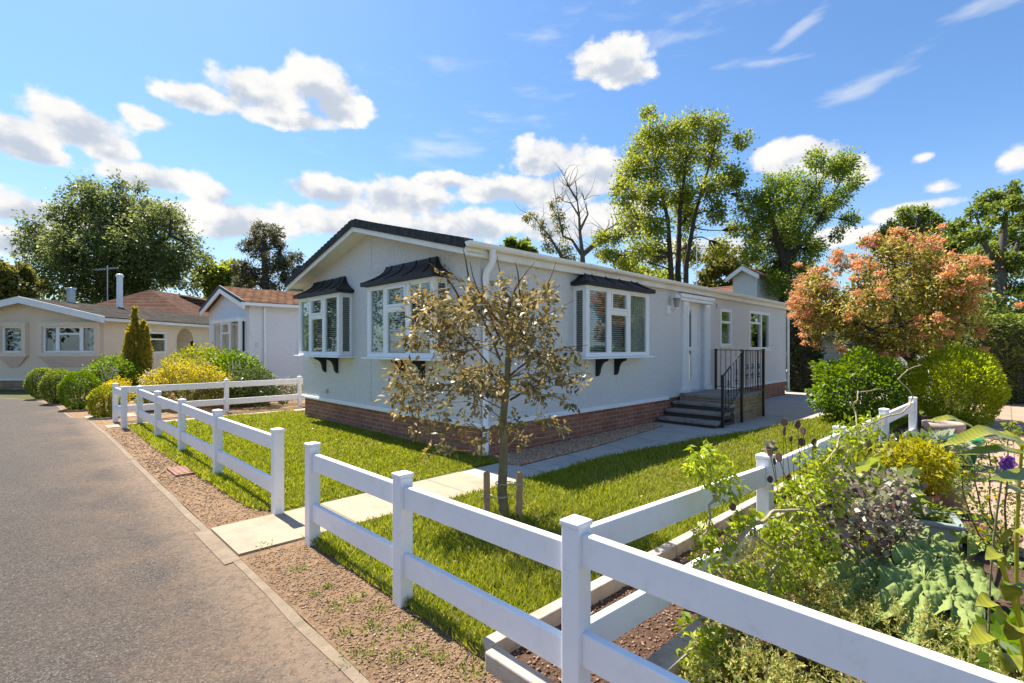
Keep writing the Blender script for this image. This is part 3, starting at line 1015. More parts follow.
def flatwin(u0, u1, z0, z1, kind):
    fr = MB()
    ring(fr, fl, u0 - 0.02, u1 + 0.02, z0 - 0.02, z1 + 0.02, -0.06, 0.022, 0.075)
    a0, a1, b0, b1 = u0 + 0.055, u1 - 0.055, z0 + 0.055, z1 - 0.055
    zs = b1 - 0.25
    cells = []
    if kind == 'small':
        fbox(fr, fl, a0, a1, -0.05, 0.018, zs - 0.03, zs + 0.03)
        cells = [(a0, a1, b0, zs - 0.03), (a0, a1, zs + 0.03, b1)]
    else:
        c = a0 + (a1 - a0) * 0.58
        fbox(fr, fl, c - 0.045, c + 0.045, -0.05, 0.018, b0, b1)
        fbox(fr, fl, a0, c - 0.045, -0.05, 0.017, zs - 0.03, zs + 0.03)
        cells = [(a0, c - 0.045, b0, zs - 0.03), (a0, c - 0.045, zs + 0.03, b1), (c + 0.045, a1, b0, b1)]
    o = fr.build('window', M['pvc'], home, 0.006)
    for c_ in cells:
        pane(fl, *c_, -0.03, o)
    if kind == 'small':
        curtain(fl, a0, a1, b0, b0 + 0.3, -0.09, o)
    else:
        curtain(fl, a0, a0 + 0.5, b0, b1, -0.12, o)
    s = MB()
    fbox(s, fl, u0 - 0.06, u1 + 0.06, 0.0, 0.07, z0 - 0.055, z0 - 0.022)
    s.build('sill', M['pvc'], o, 0.005)


flatwin(7.54, 8.21, 1.53, 2.41, 'small')
flatwin(9.43, 11.0, 1.44, 2.46, 'wide')

# entrance
mb = MB()
fbox(mb, fl, 5.55, 5.79, 0.0, 0.06, 0.535, 2.47)
fbox(mb, fl, 6.66, 6.86, 0.0, 0.06, 0.535, 2.47)
for a in (5.58, 6.69):
    for k in range(3):
        fbox(mb, fl, a + k * 0.06, a + k * 0.06 + 0.03, 0.06, 0.072, 0.65, 2.40)
fbox(mb, fl, 5.36, 6.94, 0.0, 0.09, 2.475, 2.54)
fbox(mb, fl, 5.33, 6.97, 0.0, 0.115, 2.543, 2.62)
fbox(mb, fl, 5.48, 5.82, 0.0, 0.09, 0.532, 0.62)
fbox(mb, fl, 6.63, 6.89, 0.0, 0.09, 0.532, 0.62)
mb.build('door_surround', M['pvc'], home, 0.006)
mb = MB()
fbox(mb, fl, 5.785, 6.665, -0.20, -0.12, 0.535, 2.495)
ring(mb, fl, 5.785, 6.665, 0.535, 2.495, -0.12, -0.09, 0.06)
ring(mb, fl, 5.98, 6.25, 0.72, 2.36, -0.12, -0.095, 0.03)
fbox(mb, fl, 6.01, 6.22, -0.12, -0.1, 1.42, 1.50)
for z0, z1 in ((0.75, 1.35), (1.55, 2.30)):
    ring(mb, fl, 6.32, 6.58, z0, z1, -0.12, -0.108, 0.02)
for z0_, z1_ in ((0.752, 1.418), (1.502, 2.328)):
    fbox(mb, fl, 6.012, 6.218, -0.119, -0.116, z0_, z1_, 1)  # dark inset on the door panel, standing in for the unlit room behind glass
dr = mb.build('door', [M['pvc'], M['room']], home)
pane(fl, 6.01, 6.22, 0.75, 1.42, -0.113, dr)
pane(fl, 6.01, 6.22, 1.50, 2.33, -0.113, dr)
mb = MB()
mb.tube([(5.91, 0.10, 1.45), (5.91, 0.05, 1.45), (6.02, 0.05, 1.45)], 0.011, 8)
mb.box(5.89, 5.93, 0.085, 0.12, 1.36, 1.54)
mb.build('handle', M['metal'], dr)
mb = MB()       # lantern on its bracket
mb.box(4.98, 5.06, -0.025, 0.0, 2.20, 2.34)
mb.tube([(5.02, -0.02, 2.28), (5.02, -0.10, 2.22), (5.02, -0.15, 2.23), (5.02, -0.155, 2.27)], 0.012, 8)
mb.lathe([(0.02, 2.26), (0.045, 2.28), (0.045, 2.297)], 8, (5.02, -0.155, 0))
lt = mb.build('wall_lantern', M['pvc'], home)
mb = MB()
mb.lathe([(0.092, 2.486), (0.078, 2.515), (0.035, 2.56), (0.012, 2.58), (0.012, 2.61), (0.0, 2.62)], 8, (5.02, -0.155, 0))
mb.build('lamp_cap', M['pvc'], lt)
mb = MB()
mb.lathe([(0.04, 2.298), (0.078, 2.484), (0.0, 2.485)], 8, (5.02, -0.155, 0))
mb.build('lamp_glass', M['lampglass'], lt)
mb = MB()
mb.box(4.86, 4.96, -0.05, 0.0, 2.16, 2.34)
mb.box(4.875, 4.945, -0.058, -0.05, 2.18, 2.25)
mb.build('alarm_sensor', M['pvc'], home, 0.01)
mb = MB()
mb.box(7.30, 7.34, -0.03, 0.0, 2.40, 2.52)
mb.build('vent', M['metal'], home, 0.01)

# ------------------------------------------------------------------ steps and handrail
steps = empty('entrance_steps', W(5.4, -0.65, 0), R(45), 'four dark concrete steps with brick-sided landing below the white front door', 'steps')
# local frame of the steps: x along u from 5.4, y along v from -0.65
rise = 0.53 / 4


def sbox(mb, u0, u1, v0, v1, z0, z1, mi=0):
    mb.box(u0 - 5.4, u1 - 5.4, v0 + 0.65, v1 + 0.65, z0, z1, mi)


for i, u0 in enumerate((4.50, 4.80, 5.10)):
    mb = MB()
    zt1 = rise * (i + 1)
    sbox(mb, u0 - 0.03, u0 + 0.33, -1.18, -0.04, zt1 - 0.055, zt1)
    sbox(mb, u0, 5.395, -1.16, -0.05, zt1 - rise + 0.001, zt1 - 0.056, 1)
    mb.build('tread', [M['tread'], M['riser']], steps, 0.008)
mb = MB()
sbox(mb, 5.37, 7.03, -1.19, -0.095, 0.47, 0.53)
mb.build('landing', M['tread'], steps, 0.01)
mb = MB()
sbox(mb, 5.40, 7.0, -1.14, -0.036, 0.0, 0.468)
mb.build('brick_base', M['oldbrick'], steps)

rail = empty('handrail', W(5.4, -0.65, 0), R(45), 'black wrought iron handrail with scroll panels around the front door landing', 'handrail')
vr_ = -1.215
pA, pB, pC, pD = (4.68, vr_), (5.60, vr_), (6.82, vr_), (7.06, -0.10)
for (q, z0, z1) in ((pA, 0, 0.97), (pB, 0, 1.43), (pC, 0, 1.44), (pD, 0.53, 1.44)):
    mb = MB()
    sbox(mb, q[0] - 0.022, q[0] + 0.022, q[1] - 0.022, q[1] + 0.022, z0, z1)
    mb.add([], [])
    sbox(mb, q[0] - 0.028, q[0] + 0.028, q[1] - 0.028, q[1] + 0.028, z1, z1 + 0.02)
    mb.build('post', M['iron'], rail)
L3 = lambda q, z: (q[0] - 5.4, q[1] + 0.65, z)


def panel(qa, za, qb, zb, low, n, scrolls=()):
    mb = MB()
    mb.bar(L3(qa, za), L3(qb, zb), 0.032, 0.014)
    mb.bar(L3(qa, za - low), L3(qb, zb - low), 0.022, 0.012)
    for i in range(1, n):
        t = i / n
        q = (qa[0] + (qb[0] - qa[0]) * t, qa[1] + (qb[1] - qa[1]) * t)
        z = za + (zb - za) * t
        mb.tube([L3(q, z - low), L3(q, z)], 0.007, 6)
        if i in scrolls:
            zc = z - low * 0.5
            for k in (-1, 1):
                pts = []
                for j in range(22):
                    a = j / 21 * 2.2 * math.pi
                    rr = 0.055 - 0.04 * j / 21
                    dx = math.cos(a) * rr
                    dz = math.sin(a) * rr
                    dl = Vector((qb[0] - qa[0], qb[1] - qa[1])).normalized() * dx * k
                    pts.append((q[0] - 5.4 + dl.x, q[1] + 0.65 + dl.y, zc + k * (0.06 + dz)))
                mb.tube(pts, 0.006, 5)
            mb.lathe([(0.0, -0.16), (0.022, -0.13), (0.0, -0.10)], 8, (*L3(q, zc)[:2], zc))
            mb.lathe([(0.0, 0.10), (0.022, 0.13), (0.0, 0.16)], 8, (*L3(q, zc)[:2], zc))
    return mb.build('rail_panel', M['iron'], rail)


panel(pA, 0.96, pB, 1.42, 0.72, 7, (2, 5))
panel(pB, 1.43, pC, 1.43, 0.84, 13, (3, 6, 10))
panel(pC, 1.43, pD, 1.43, 0.84, 9)
# ------------------------------------------------------------------ white post-and-rail fences
PH = 0.775


def fence(root_loc, rz, ts, label, group=None, skip=(), cap_h=PH, tall=-1, lift=()):
    root = empty('white_fence', root_loc, rz, label, 'fence', group)
    for i, t in enumerate(ts):
        hz = cap_h + rnd.uniform(-0.008, 0.008) + (0.045 if i == tall else 0)
        if i not in skip:
            mb = MB()
            mb.box(t - 0.043, t + 0.043, -0.043, 0.043, -0.06, hz - 0.028)
            p = mb.build('post', M['rail'], root, 0.006)
            mb = MB()
            mb.box(t - 0.048, t + 0.048, -0.048, 0.048, hz - 0.027, hz - 0.006)
            mb.add([(t - 0.046, -0.046, hz - 0.006), (t + 0.046, -0.046, hz - 0.006), (t + 0.046, 0.046, hz - 0.006), (t - 0.046, 0.046, hz - 0.006), (t, 0, hz + 0.006)],
                   [(0, 1, 4), (1, 2, 4), (2, 3, 4), (3, 0, 4)])
            mb.build('post_cap', M['rail'], p, 0.004)
        if i + 1 < len(ts):
            t2 = ts[i + 1]
            ra, rb = lift[i] if i < len(lift) else (0, 0)
            for (z0, z1) in ((0.578, 0.706), (0.19, 0.322)):
                mb = MB()
                s0, s1 = ra + rnd.uniform(-0.006, 0.006), rb + rnd.uniform(-0.006, 0.006)
                a, b = t + 0.041, t2 - 0.041
                vs = []
                for (x, s) in ((a, s0), (b, s1)):
                    vs += [(x, -0.02, z0 + s), (x, 0.02, z0 + s), (x, 0.02, z1 + s), (x, -0.02, z1 + s)]
                mb.add(vs, [(0, 1, 2, 3), (7, 6, 5, 4), (0, 4, 5, 1), (1, 5, 6, 2), (2, 6, 7, 3), (3, 7, 4, 0)])
                mb.build('rail', M['rail'], root, 0.006)
    return root


fence(W(-2.78, -0.31), R(135), [0, 1.85, 3.6, 5.28, 6.98], 'white two-rail fence along the front lawn beyond the gateway, five posts')
fence(W(-2.83, -1.16), R(-45), [0, 1.24, 2.50, 4.6, 6.4], 'white two-rail fence nearest the road, running into the near corner post', tall=2, lift=((0, 0), (0, 0.005), (0.062, 0.035), (0.035, 0.035)))
fd = math.atan2(1.0, 1.07)
fc = W(-2.83, -3.66)
fe_loc = (fc[0] + 0.05 * math.cos(fd), fc[1] + 0.05 * math.sin(fd), 0)
fence((fc[0], fc[1], 0), fd, [0.0, 1.98, 3.78, 5.67, 7.59], 'white two-rail fence between the side lawn and the planted garden', skip=(0,), lift=((0.06, 0.0),))
fence(W(-3.03, 7.65), R(45), [0, 1.98, 3.62, 5.3], 'white two-rail fence in front of the yellow shrubs, running behind the home')
fence(W(-3.03, 6.52), R(135), [0, 1.13], 'short white fence length of one post closing the end of the far garden path', skip=(1,))
# ------------------------------------------------------------------ neighbouring homes
def gable_home(root, fgab, flong, w, ln, ztf, eave, walltop, z0, holes_g, holes_l, wallm, over, mats):
    pass


# cream bungalow across the bend; local axes parallel to the world, x=0 at the ridge line, y=0 at the gable
cream = empty('cream_bungalow', (-16.88, 17.3, 0), 0, 'cream bungalow with wide white bargeboard gable and grey tiled roof on the left', 'house')
hw = 2.62
czt = lambda x: 3.22 - 0.235 * abs(x)
fgc = lambda a, o, z: (a, -o, z)                # gable: a = x, outward = -y
flc = lambda a, o, z: (hw + o, a, z)            # side wall: a = y, outward = +x
mb = MB()
holes = [(0.56, 2.38, 1.31, 2.22), (-0.86, -0.14, 1.31, 2.22)]
wall_holes(mb, -hw, hw, 0.36, 2.45, holes, fgc, 0, -0.12)
mb.add([(-hw, 0, 2.45), (hw, 0, 2.45), (hw, 0, czt(hw) - 0.1), (0, 0, czt(0) - 0.1), (-hw, 0, czt(-hw) - 0.1)], [(0, 1, 2, 3, 4)])
wall_holes(mb, 0, 13, 0.36, 2.6, [(2.05, 3.08, 1.25, 2.1), (3.75, 4.85, 0.36, 2.32)], flc, 0, -0.12)
n = 10
cx_, r_ = 4.30, 0.55
arc = [(cx_ + r_ * math.cos(math.pi * k / n), 1.77 + r_ * math.sin(math.pi * k / n)) for k in range(n + 1)]
for k in range(n):      # round head of the porch
    p, q = arc[k], arc[k + 1]
    mb.add([flc(p[0], -0.001, p[1]), flc(q[0], -0.001, q[1]), flc(q[0], -0.001, 2.321), flc(p[0], -0.001, 2.321)], [(0, 1, 2, 3)])
    mb.add([flc(p[0], 0, p[1]), flc(q[0], 0, q[1]), flc(q[0], -0.9, q[1]), flc(p[0], -0.9, p[1])], [(0, 1, 2, 3)])
mb.add([flc(4.85, 0, 0.36), flc(4.85, 0, 1.77), flc(4.85, -0.9, 1.77), flc(4.85, -0.9, 0.36)], [(0, 1, 2, 3)])
mb.add([flc(3.4, -0.9, 0.36), flc(5.2, -0.9, 0.36), flc(5.2, -0.9, 2.4), flc(3.4, -0.9, 2.4)], [(0, 1, 2, 3)])
mb.add([(-hw, 0, 0.36), (-hw, 13, 0.36), (-hw, 13, 2.6), (-hw, 0, 2.6)], [(0, 1, 2, 3)])
mb.add([(-2.6, 1.6, 0.4), (1.8, 1.6, 0.4), (1.8, 1.6, 2.5), (-2.6, 1.6, 2.5)], [(0, 1, 2, 3)], 1)
mb.build('wall', [M['cream'], M['room']], cream)
mb = MB()
mb.box(-hw + 0.03, hw - 0.03, 0.03, 13, -0.05, 0.33)
mb.build('plinth', M['oldbrick'], cream)
mb = MB()
mb.box(-hw - 0.03, hw + 0.03, -0.03, 13, 0.33, 0.39)
mb.build('sill_trim', M['pvc'], cream)
mb, ap = MB(), MB()
for a0, a1 in ((0.42, 2.52), (-1.0, 0.0)):          # shallow boxed surround with tapering apron
    ring(mb, fgc, a0, a1, 1.17, 2.36, 0.002, 0.14, 0.14)
    ap.prism([(a0, 1.168), (a1, 1.168), (a1 - 0.35, 0.80), (a0 + 0.35, 0.80)], lambda x, z, t: (x, -t * (0.2 + 0.8 * (z - 0.8) / 0.37), z), 0.003, 0.13)
mb.build('window_surround', M['cream'], cream)
ap.build('window_apron', pm('tan_render', (0.72, 0.55, 0.43), (0.66, 0.50, 0.40), 3, 0.9), cream)
for a0, a1, cells in ((0.56, 2.38, ((0.56, 1.05), (1.05, 1.88), (1.88, 2.38))), (-0.86, -0.14, ((-0.86, -0.14),))):
    fr = MB()
    for q0, q1 in cells:
        ring(fr, fgc, q0, q1, 1.31, 2.22, 0.0, 0.06, 0.06)
    if len(cells) == 3:
        fbox(fr, fgc, 1.11, 1.82, 0.0, 0.055, 1.93, 1.99)
    wo = fr.build('window', M['pvc'], cream)
    for q0, q1 in cells:
        pane(fgc, q0 + 0.06, q1 - 0.06, 1.37, 2.16, 0.02, wo)
    curtain(fgc, a1 - 0.42, a1 - 0.2, 1.37, 2.16, -0.2, wo, 'pvc')
    curtain(fgc, a0 + 0.1, a0 + 0.3, 1.37, 2.16, -0.2, wo, 'pvc')
fr = MB()
ring(fr, flc, 2.05, 3.08, 1.25, 2.1, -0.05, 0.03, 0.07)
fbox(fr, flc, 2.12, 3.01, -0.04, 0.025, 1.78, 1.84)
wo = fr.build('window', M['pvc'], cream)
pane(flc, 2.12, 3.01, 1.32, 1.78, -0.02, wo)
pane(flc, 2.12, 3.01, 1.84, 2.03, -0.02, wo)
mb = MB()
mb.prism([(-hw - 0.3, czt(hw + 0.3)), (0, czt(0)), (hw + 0.3, czt(hw + 0.3)), (hw + 0.3, czt(hw + 0.3) - 0.06), (0, czt(0) - 0.06), (-hw - 0.3, czt(hw + 0.3) - 0.06)],
         lambda a, b, t: (a, t, b), -0.35, 14)
rf = mb.build('roof', tilemat('grey_tiles_along', (0.062, 0.052, 0.042), (0.036, 0.03, 0.026), axis=1), cream)
mb = MB()
for s in (-1, 1):
    vs = []
    for y in (-0.40, -0.352):
        for a in (0, s * (hw + 0.32)):
            vs += [(a, y, czt(a) + 0.015), (a, y, czt(a) - 0.21)]
    mb.add(vs, [(0, 2, 3, 1), (4, 5, 7, 6), (0, 4, 6, 2), (1, 3, 7, 5), (0, 1, 5, 4), (2, 6, 7, 3)])
mb.build('bargeboard', M['pvc'], cream)
mb = MB()
mb.box(hw + 0.3, hw + 0.37, -0.35, 14, czt(hw + 0.3) - 0.14, czt(hw + 0.3) - 0.04)
mb.build('gutter', M['soffit'], cream)
mb = MB()
mb.tube([(0.0, 4.0, 3.1), (0.0, 4.0, 4.55)], 0.11, 12)
mb.lathe([(0.13, 4.50), (0.16, 4.54), (0.10, 4.64), (0.0, 4.66)], 12, (0, 4.0, 0))
mb.build('flue', M['pvc'], rf)
mb = MB()
mb.tube([(0.0, 1.65, 3.1), (0.0, 1.65, 3.72)], 0.13, 12)
mb.lathe([(0.16, 3.68), (0.16, 3.76), (0.0, 3.78)], 12, (0, 1.65, 0))
mb.build('flue', M['metal'], rf)
mb = MB()
mb.tube([(-0.2, 3.6, 3.0), (-0.2, 3.6, 4.95)], 0.018, 6)
mb.bar((-0.75, 3.6, 4.75), (0.25, 3.6, 4.85), 0.02, 0.02)
for k in range(7):
    x = -0.7 + 0.14 * k
    mb.bar((x, 3.42, 4.76 + k * 0.014), (x, 3.78, 4.76 + k * 0.014), 0.012, 0.012)
mb.build('aerial', M['metal'], rf)

# red-roofed house behind it
red = empty('red_roofed_house', (-22.1, 28.0, 0), 0, 'house with faded red-brown tiled roof rising behind the cream bungalow', 'house')
rz_ = lambda x: 5.0 - 0.44 * abs(x)
mb = MB()
mb.box(-4.0, 4.0, 0.3, 16, 0, 2.95)
mb.build('wall', M['oldbrick'], red)
mb = MB()
mb.add([(-4.3, -0.3, rz_(4.3)), (4.3, -0.3, rz_(4.3)), (0, 2.2, rz_(0)), (0, 16.3, rz_(0)), (4.3, 16.3, rz_(4.3)), (-4.3, 16.3, rz_(4.3)), (-4.3, -0.3, rz_(4.3) - 0.1), (4.3, -0.3, rz_(4.3) - 0.1), (4.3, 16.3, rz_(4.3) - 0.1), (-4.3, 16.3, rz_(4.3) - 0.1)],
       [(0, 1, 2), (1, 4, 3, 2), (5, 0, 2, 3), (0, 6, 7, 1), (1, 7, 8, 4), (5, 9, 6, 0), (6, 9, 8, 7), (5, 3, 4, 8, 9)])
mb.build('roof', tilemat('red_tiles_along', (0.17, 0.08, 0.05), (0.095, 0.05, 0.036), axis=1), red)
mb = MB()
mb.prism([(0.6, 4.85), (4.2, 4.15), (4.2, 3.0), (0.6, 3.0)], lambda a, b, t: (a, t, b), 4.0, 12)
mb.build('roof', tilemat('red_tiles_step', (0.19, 0.095, 0.06), (0.11, 0.062, 0.042), axis=1), red)

# white neighbour, same street frontage as the home (plot frame)
white = empty('white_bungalow', W(0.52, 11.2), R(45), 'small white rendered bungalow with orange-brown tiles and black-edged gable', 'house')
ww, wl = 4.4, 9.0
wzt = lambda v: 3.50 - 0.27 * abs(v - 2.2)
fgw = lambda a, o, z: (-o, a, z)
flw = lambda a, o, z: (a, -o, z)
mb = MB()
wall_holes(mb, 0, ww, 0.42, 2.7, [(0.45, 3.15, 1.36, 2.28)], fgw, 0, -0.1)
mb.add([fgw(0, 0, 2.7), fgw(ww, 0, 2.7), fgw(ww, 0, wzt(ww) - 0.08), fgw(2.2, 0, wzt(2.2) - 0.08), fgw(0, 0, wzt(0) - 0.08)], [(0, 1, 2, 3, 4)])
wall_holes(mb, 0, wl, 0.42, 2.82, [(1.46, 2.5, 1.34, 2.30)], flw, 0, -0.1)
mb.add([(0, ww, 0.42), (wl, ww, 0.42), (wl, ww, 2.8), (0, ww, 2.8)], [(0, 1, 2, 3)])
mb.add([(1.2, 0.2, 0.42), (1.2, ww, 0.42), (1.2, ww, 2.6), (1.2, 0.2, 2.6)], [(0, 1, 2, 3)], 1)
mb.add([(1.21, 1.5, 0.42), (wl, 1.5, 0.42), (wl, 1.5, 2.6), (1.21, 1.5, 2.6)], [(0, 1, 2, 3)], 1)
mb.build('wall', [M['white_wall'], M['room']], white)
mb = MB()
mb.box(0.03, wl, 0.03, ww, -0.05, 0.40)
mb.build('brick_skirting', M['brick'], white)
mb = MB()
mb.box(-0.03, wl, -0.03, ww + 0.03, 0.40, 0.44)
mb.build('sill_trim', M['pvc'], white)
roofslab(-0.2, wl + 0.2, 'roof', M['tile_orange'], white, 0.07, -0.22, 2.2, wzt, ww + 0.22)
mb = MB()
for s in (-1, 1):
    for (u0, u1, t0, t1, mi) in ((-0.26, -0.202, -0.03, 0.07, 1), (-0.245, -0.202, 0.075, 0.22, 0)):
        vs = []
        for u in (u0, u1):
            for a in (0, s * (2.2 + 0.24)):
                vs += [(u, 2.2 + a, wzt(2.2 + a) - t0), (u, 2.2 + a, wzt(2.2 + a) - t1)]
        mb.add(vs, [(0, 2, 3, 1), (4, 5, 7, 6), (0, 4, 6, 2), (1, 3, 7, 5), (0, 1, 5, 4), (2, 6, 7, 3)], mi)
mb.build('bargeboard', [M['pvc'], M['black']], white)
mb = MB()
mb.box(-0.3, wl + 0.2, -0.30, -0.222, wzt(-0.22) - 0.12, wzt(-0.22) - 0.03)
mb.build('gutter', M['pvc'], white)
mb = MB()
mb.tube([(0.42, -0.05, 2.72), (0.42, -0.05, 0.1)], 0.035, 8)
mb.build('downpipe', M['pvc'], white)
fr = MB()
fbox(fr, fgw, 0.38, 3.2, 0.0, 0.18, 1.27, 1.36)
fbox(fr, fgw, 0.36, 3.22, 0.0, 0.22, 2.29, 2.40)
for c in (0.38, 1.26, 2.22, 3.12):
    fbox(fr, fgw, c, c + 0.08, 0.10, 0.18, 1.361, 2.289)
ring(fr, fgw, 1.36, 2.20, 1.92, 2.285, 0.12, 0.19, 0.05)
wo = fr.build('bay_window', M['pvc'], white)
for c0, c1 in ((0.46, 1.26), (1.34, 2.22), (2.30, 3.12)):
    pane(fgw, c0, c1, 1.361, 2.288, 0.14, wo)
    curtain(fgw, c0 + 0.05, c1 - 0.05, 1.37, 2.28, 0.03, wo, 'blind')
fr = MB()
ring(fr, flw, 1.44, 2.52, 1.32, 2.32, -0.04, 0.03, 0.09)
fbox(fr, flw, 1.78, 1.86, -0.03, 0.025, 1.41, 2.23)
wo = fr.build('window', M['pvc'], white)
pane(flw, 1.53, 1.78, 1.41, 2.23, -0.01, wo)
pane(flw, 1.86, 2.43, 1.41, 2.23, -0.01, wo)
mb = MB()
fbox(mb, flw, 1.40, 2.56, 0, 0.07, 1.27, 1.318)
mb.build('sill', M['pvc'], wo)
mb = MB()
mb.box(0.16, 0.24, -0.03, 0, 1.50, 1.62)
mb.build('vent', M['metal'], white)

# grey gabled house far behind the home
grey = empty('grey_gabled_house', (11.75, 25.0, 0), R(38), 'distant grey gabled house with white bargeboards behind the roofline', 'house')
gz = lambda v: 5.55 - 0.62 * abs(v)
mb = MB()
mb.box(0.0, 8, -0.62, 0.62, 0, 4.9)
mb.prism([(-0.62, 4.9), (0.62, 4.9), (0.62, gz(0.62) - 0.06), (0, gz(0) - 0.06), (-0.62, gz(0.62) - 0.06)], lambda a, b, t: (t, a, b), 0.0, 8)
mb.build('wall', M['stucco'], grey)
mb = MB()
mb.prism([(-0.82, gz(0.82)), (0, gz(0)), (0.82, gz(0.82)), (0.82, gz(0.82) - 0.1), (0, gz(0) - 0.1), (-0.82, gz(0.82) - 0.1)], lambda a, b, t: (t, a, b), -0.25, 8.2)
mb.prism([(-6.0, 4.0), (-2.0, 5.05), (-1.7, 5.05), (-1.7, 3.6)], lambda a, b, t: (t, a, b), 2.5, 8.2) if False else None
mb.build('roof', M['tile_red'], grey)
mb = MB()
for s in (-1, 1):
    vs = []
    for u in (-0.32, -0.252):
        for a in (0, s * 0.85):
            vs += [(u, a, gz(a) + 0.03), (u, a, gz(a) - 0.20)]
    mb.add(vs, [(0, 2, 3, 1), (4, 5, 7, 6), (0, 4, 6, 2), (1, 3, 7, 5), (0, 1, 5, 4), (2, 6, 7, 3)])
mb.build('bargeboard', M['pvc'], grey)
mb = MB()
mb.prism([(0.5, 5.2), (6.0, 5.2), (6.0, 3.4), (0.5, 3.4)], lambda a, b, t: (t + (5.2 - b) * -1.0, a, b), 4.2, 4.35)
mb.box(4.0, 7.5, 1.9, 6.0, 0, 3.9)
mb.build('wing_roof', M['tile_red'], grey)

# shed and odd boards at the far end of the garden
shed = empty('garden_shed', (11.6, 17.3, 0), 0, 'grey-green clad garden shed half hidden between hedge and coral shrub', 'shed')
mb = MB()
for k in range(14):
    mb.box(-0.85, 1.25, -0.012 - (k % 2) * 0.002, 0.0, 0.02 + k * 0.145, 0.02 + k * 0.145 + 0.14)
mb.box(-0.84, 1.24, 0.0, 2.2, 0, 2.05)
mb.build('wall', M['stonewall'], shed)
mb = MB()
mb.prism([(-1.0, 2.06), (0.2, 2.5), (1.4, 2.06), (1.4, 2.0), (0.2, 2.44), (-1.0, 2.0)], lambda a, b, t: (a, t, b), -0.15, 2.3)
mb.build('roof', M['tile_grey'], shed)
bd = empty('garden_screen', (11.0, 13.2, 0), 0, 'white board screen on two posts behind the coral tree trunk', 'screen')
mb = MB()
for k in range(2):
    mb.box(-0.85, 0.35, -0.02, 0.02, 0.95 + k * 0.165, 0.95 + k * 0.165 + 0.155)
mb.build('board', M['pvc'], bd, 0.005)
for x in (-0.7, 0.2):
    mb = MB()
    mb.box(x - 0.04, x + 0.04, 0.021, 0.10, 0, 1.25)
    mb.build('post', M['pvc'], bd)
mb = MB()
mb.tube([(0, 0, 0), (0, 0, 3.2)], 0.03, 8)
mb.tube([(0, 0, 3.2), (0.02, 0, 6.3)], [0.02, 0.008], 6)
o = mb.build('aerial_pole', M['pvc'])
o.location = (7.45, 20.0, 0)
tag(o, 'thin white aerial pole standing up behind the home roofline', 'pole')

# drain cover in the verge
p = toplot(*G(188, 472)[:2])
mb = MB()
mb.box(-0.17, 0.17, -0.24, 0.24, 0.0, 0.03)
for k in range(5):
    mb.box(-0.14 + k * 0.06, -0.115 + k * 0.06, -0.2, 0.2, 0.03, 0.036)
o = mb.build('drain_cover', M['rust'], None, 0.005)
o.location = W(*p, 0.008)
o.rotation_euler = (0, 0, R(45))
tag(o, 'rusty brown rectangular drain cover set in the sandy verge', 'drain cover')

# raised timber edging of the flower strip under the garden fence
fdv = Vector((1.07, 1.0, 0)).normalized()
fnv = Vector((-fdv.y, fdv.x, 0))
f0 = Vector((fc[0], fc[1], 0))


def sleeper(a, b, w, h, label, group=None):
    mb = MB()
    a, b = Vector(a), Vector(b)
    d = (b - a)
    L = d.length
    mb.box(0, L, -w / 2, w / 2, -0.03, h)
    o = mb.build('timber_edging', M['sleeper'], None, 0.008)
    o.location = a
    o.rotation_euler = (0, 0, math.atan2(d.y, d.x))
    return tag(o, label, 'edging', group)


e0 = f0 + fnv * 0.53
starts = [(-0.02, 1.70), (1.715, 3.4), (3.415, 5.3), (5.315, 7.3)]
labs = ['pale timber edging between lawn and flower strip, nearest length', 'pale timber edging along the lawn, second length from the corner',
        'pale timber edging along the lawn, third length half hidden by the fence', 'farthest pale timber edging along the lawn by the round bush']
for (s0, s1), lb in zip(starts, labs):
    sleeper(e0 + fdv * s0, e0 + fdv * s1, 0.075, 0.10, lb)
pe = e0 + fdv * 0.0
sleeper(pe + Vector((S2, -S2, 0)) * 0.05 + Vector((-0.03, -0.03, 0)), pe + Vector((S2, -S2, 0)) * 0.62 + Vector((-0.03, -0.03, 0)), 0.075, 0.10, 'short pale timber edging closing the flower strip below the near rail')
g0 = f0 - fnv * 0.12
sleeper(g0 + fdv * 0.06, g0 + fdv * 0.66, 0.11, 0.11, 'brown timber sleeper under the garden fence beside the corner post')
sleeper(g0 + fdv * 0.665, g0 + fdv * 1.5, 0.11, 0.11, 'brown timber sleeper under the garden fence, next one along')
sleeper(g0 + fdv * 1.505, g0 + fdv * 2.6, 0.11, 0.11, 'brown timber sleeper under the twisted shrub by the garden fence')
# ------------------------------------------------------------------ foliage builders
def nearest_on(stems, c):
    best = None
    for st in stems:
        pts = st[0]
        for i in range(len(pts) - 1):
            for t in (0.0, 0.25, 0.5, 0.75, 1.0):
                p = Vector(pts[i]).lerp(Vector(pts[i + 1]), t)
                rr = st[1][i] * (1 - t) + st[1][i + 1] * t
                dz = c.z - p.z
                cost = (p - c).length + (1.5 * abs(dz) if dz < 0 else 0)
                if best is None or cost < best[0]:
                    best = (cost, p, rr)
    return best[1], best[2]


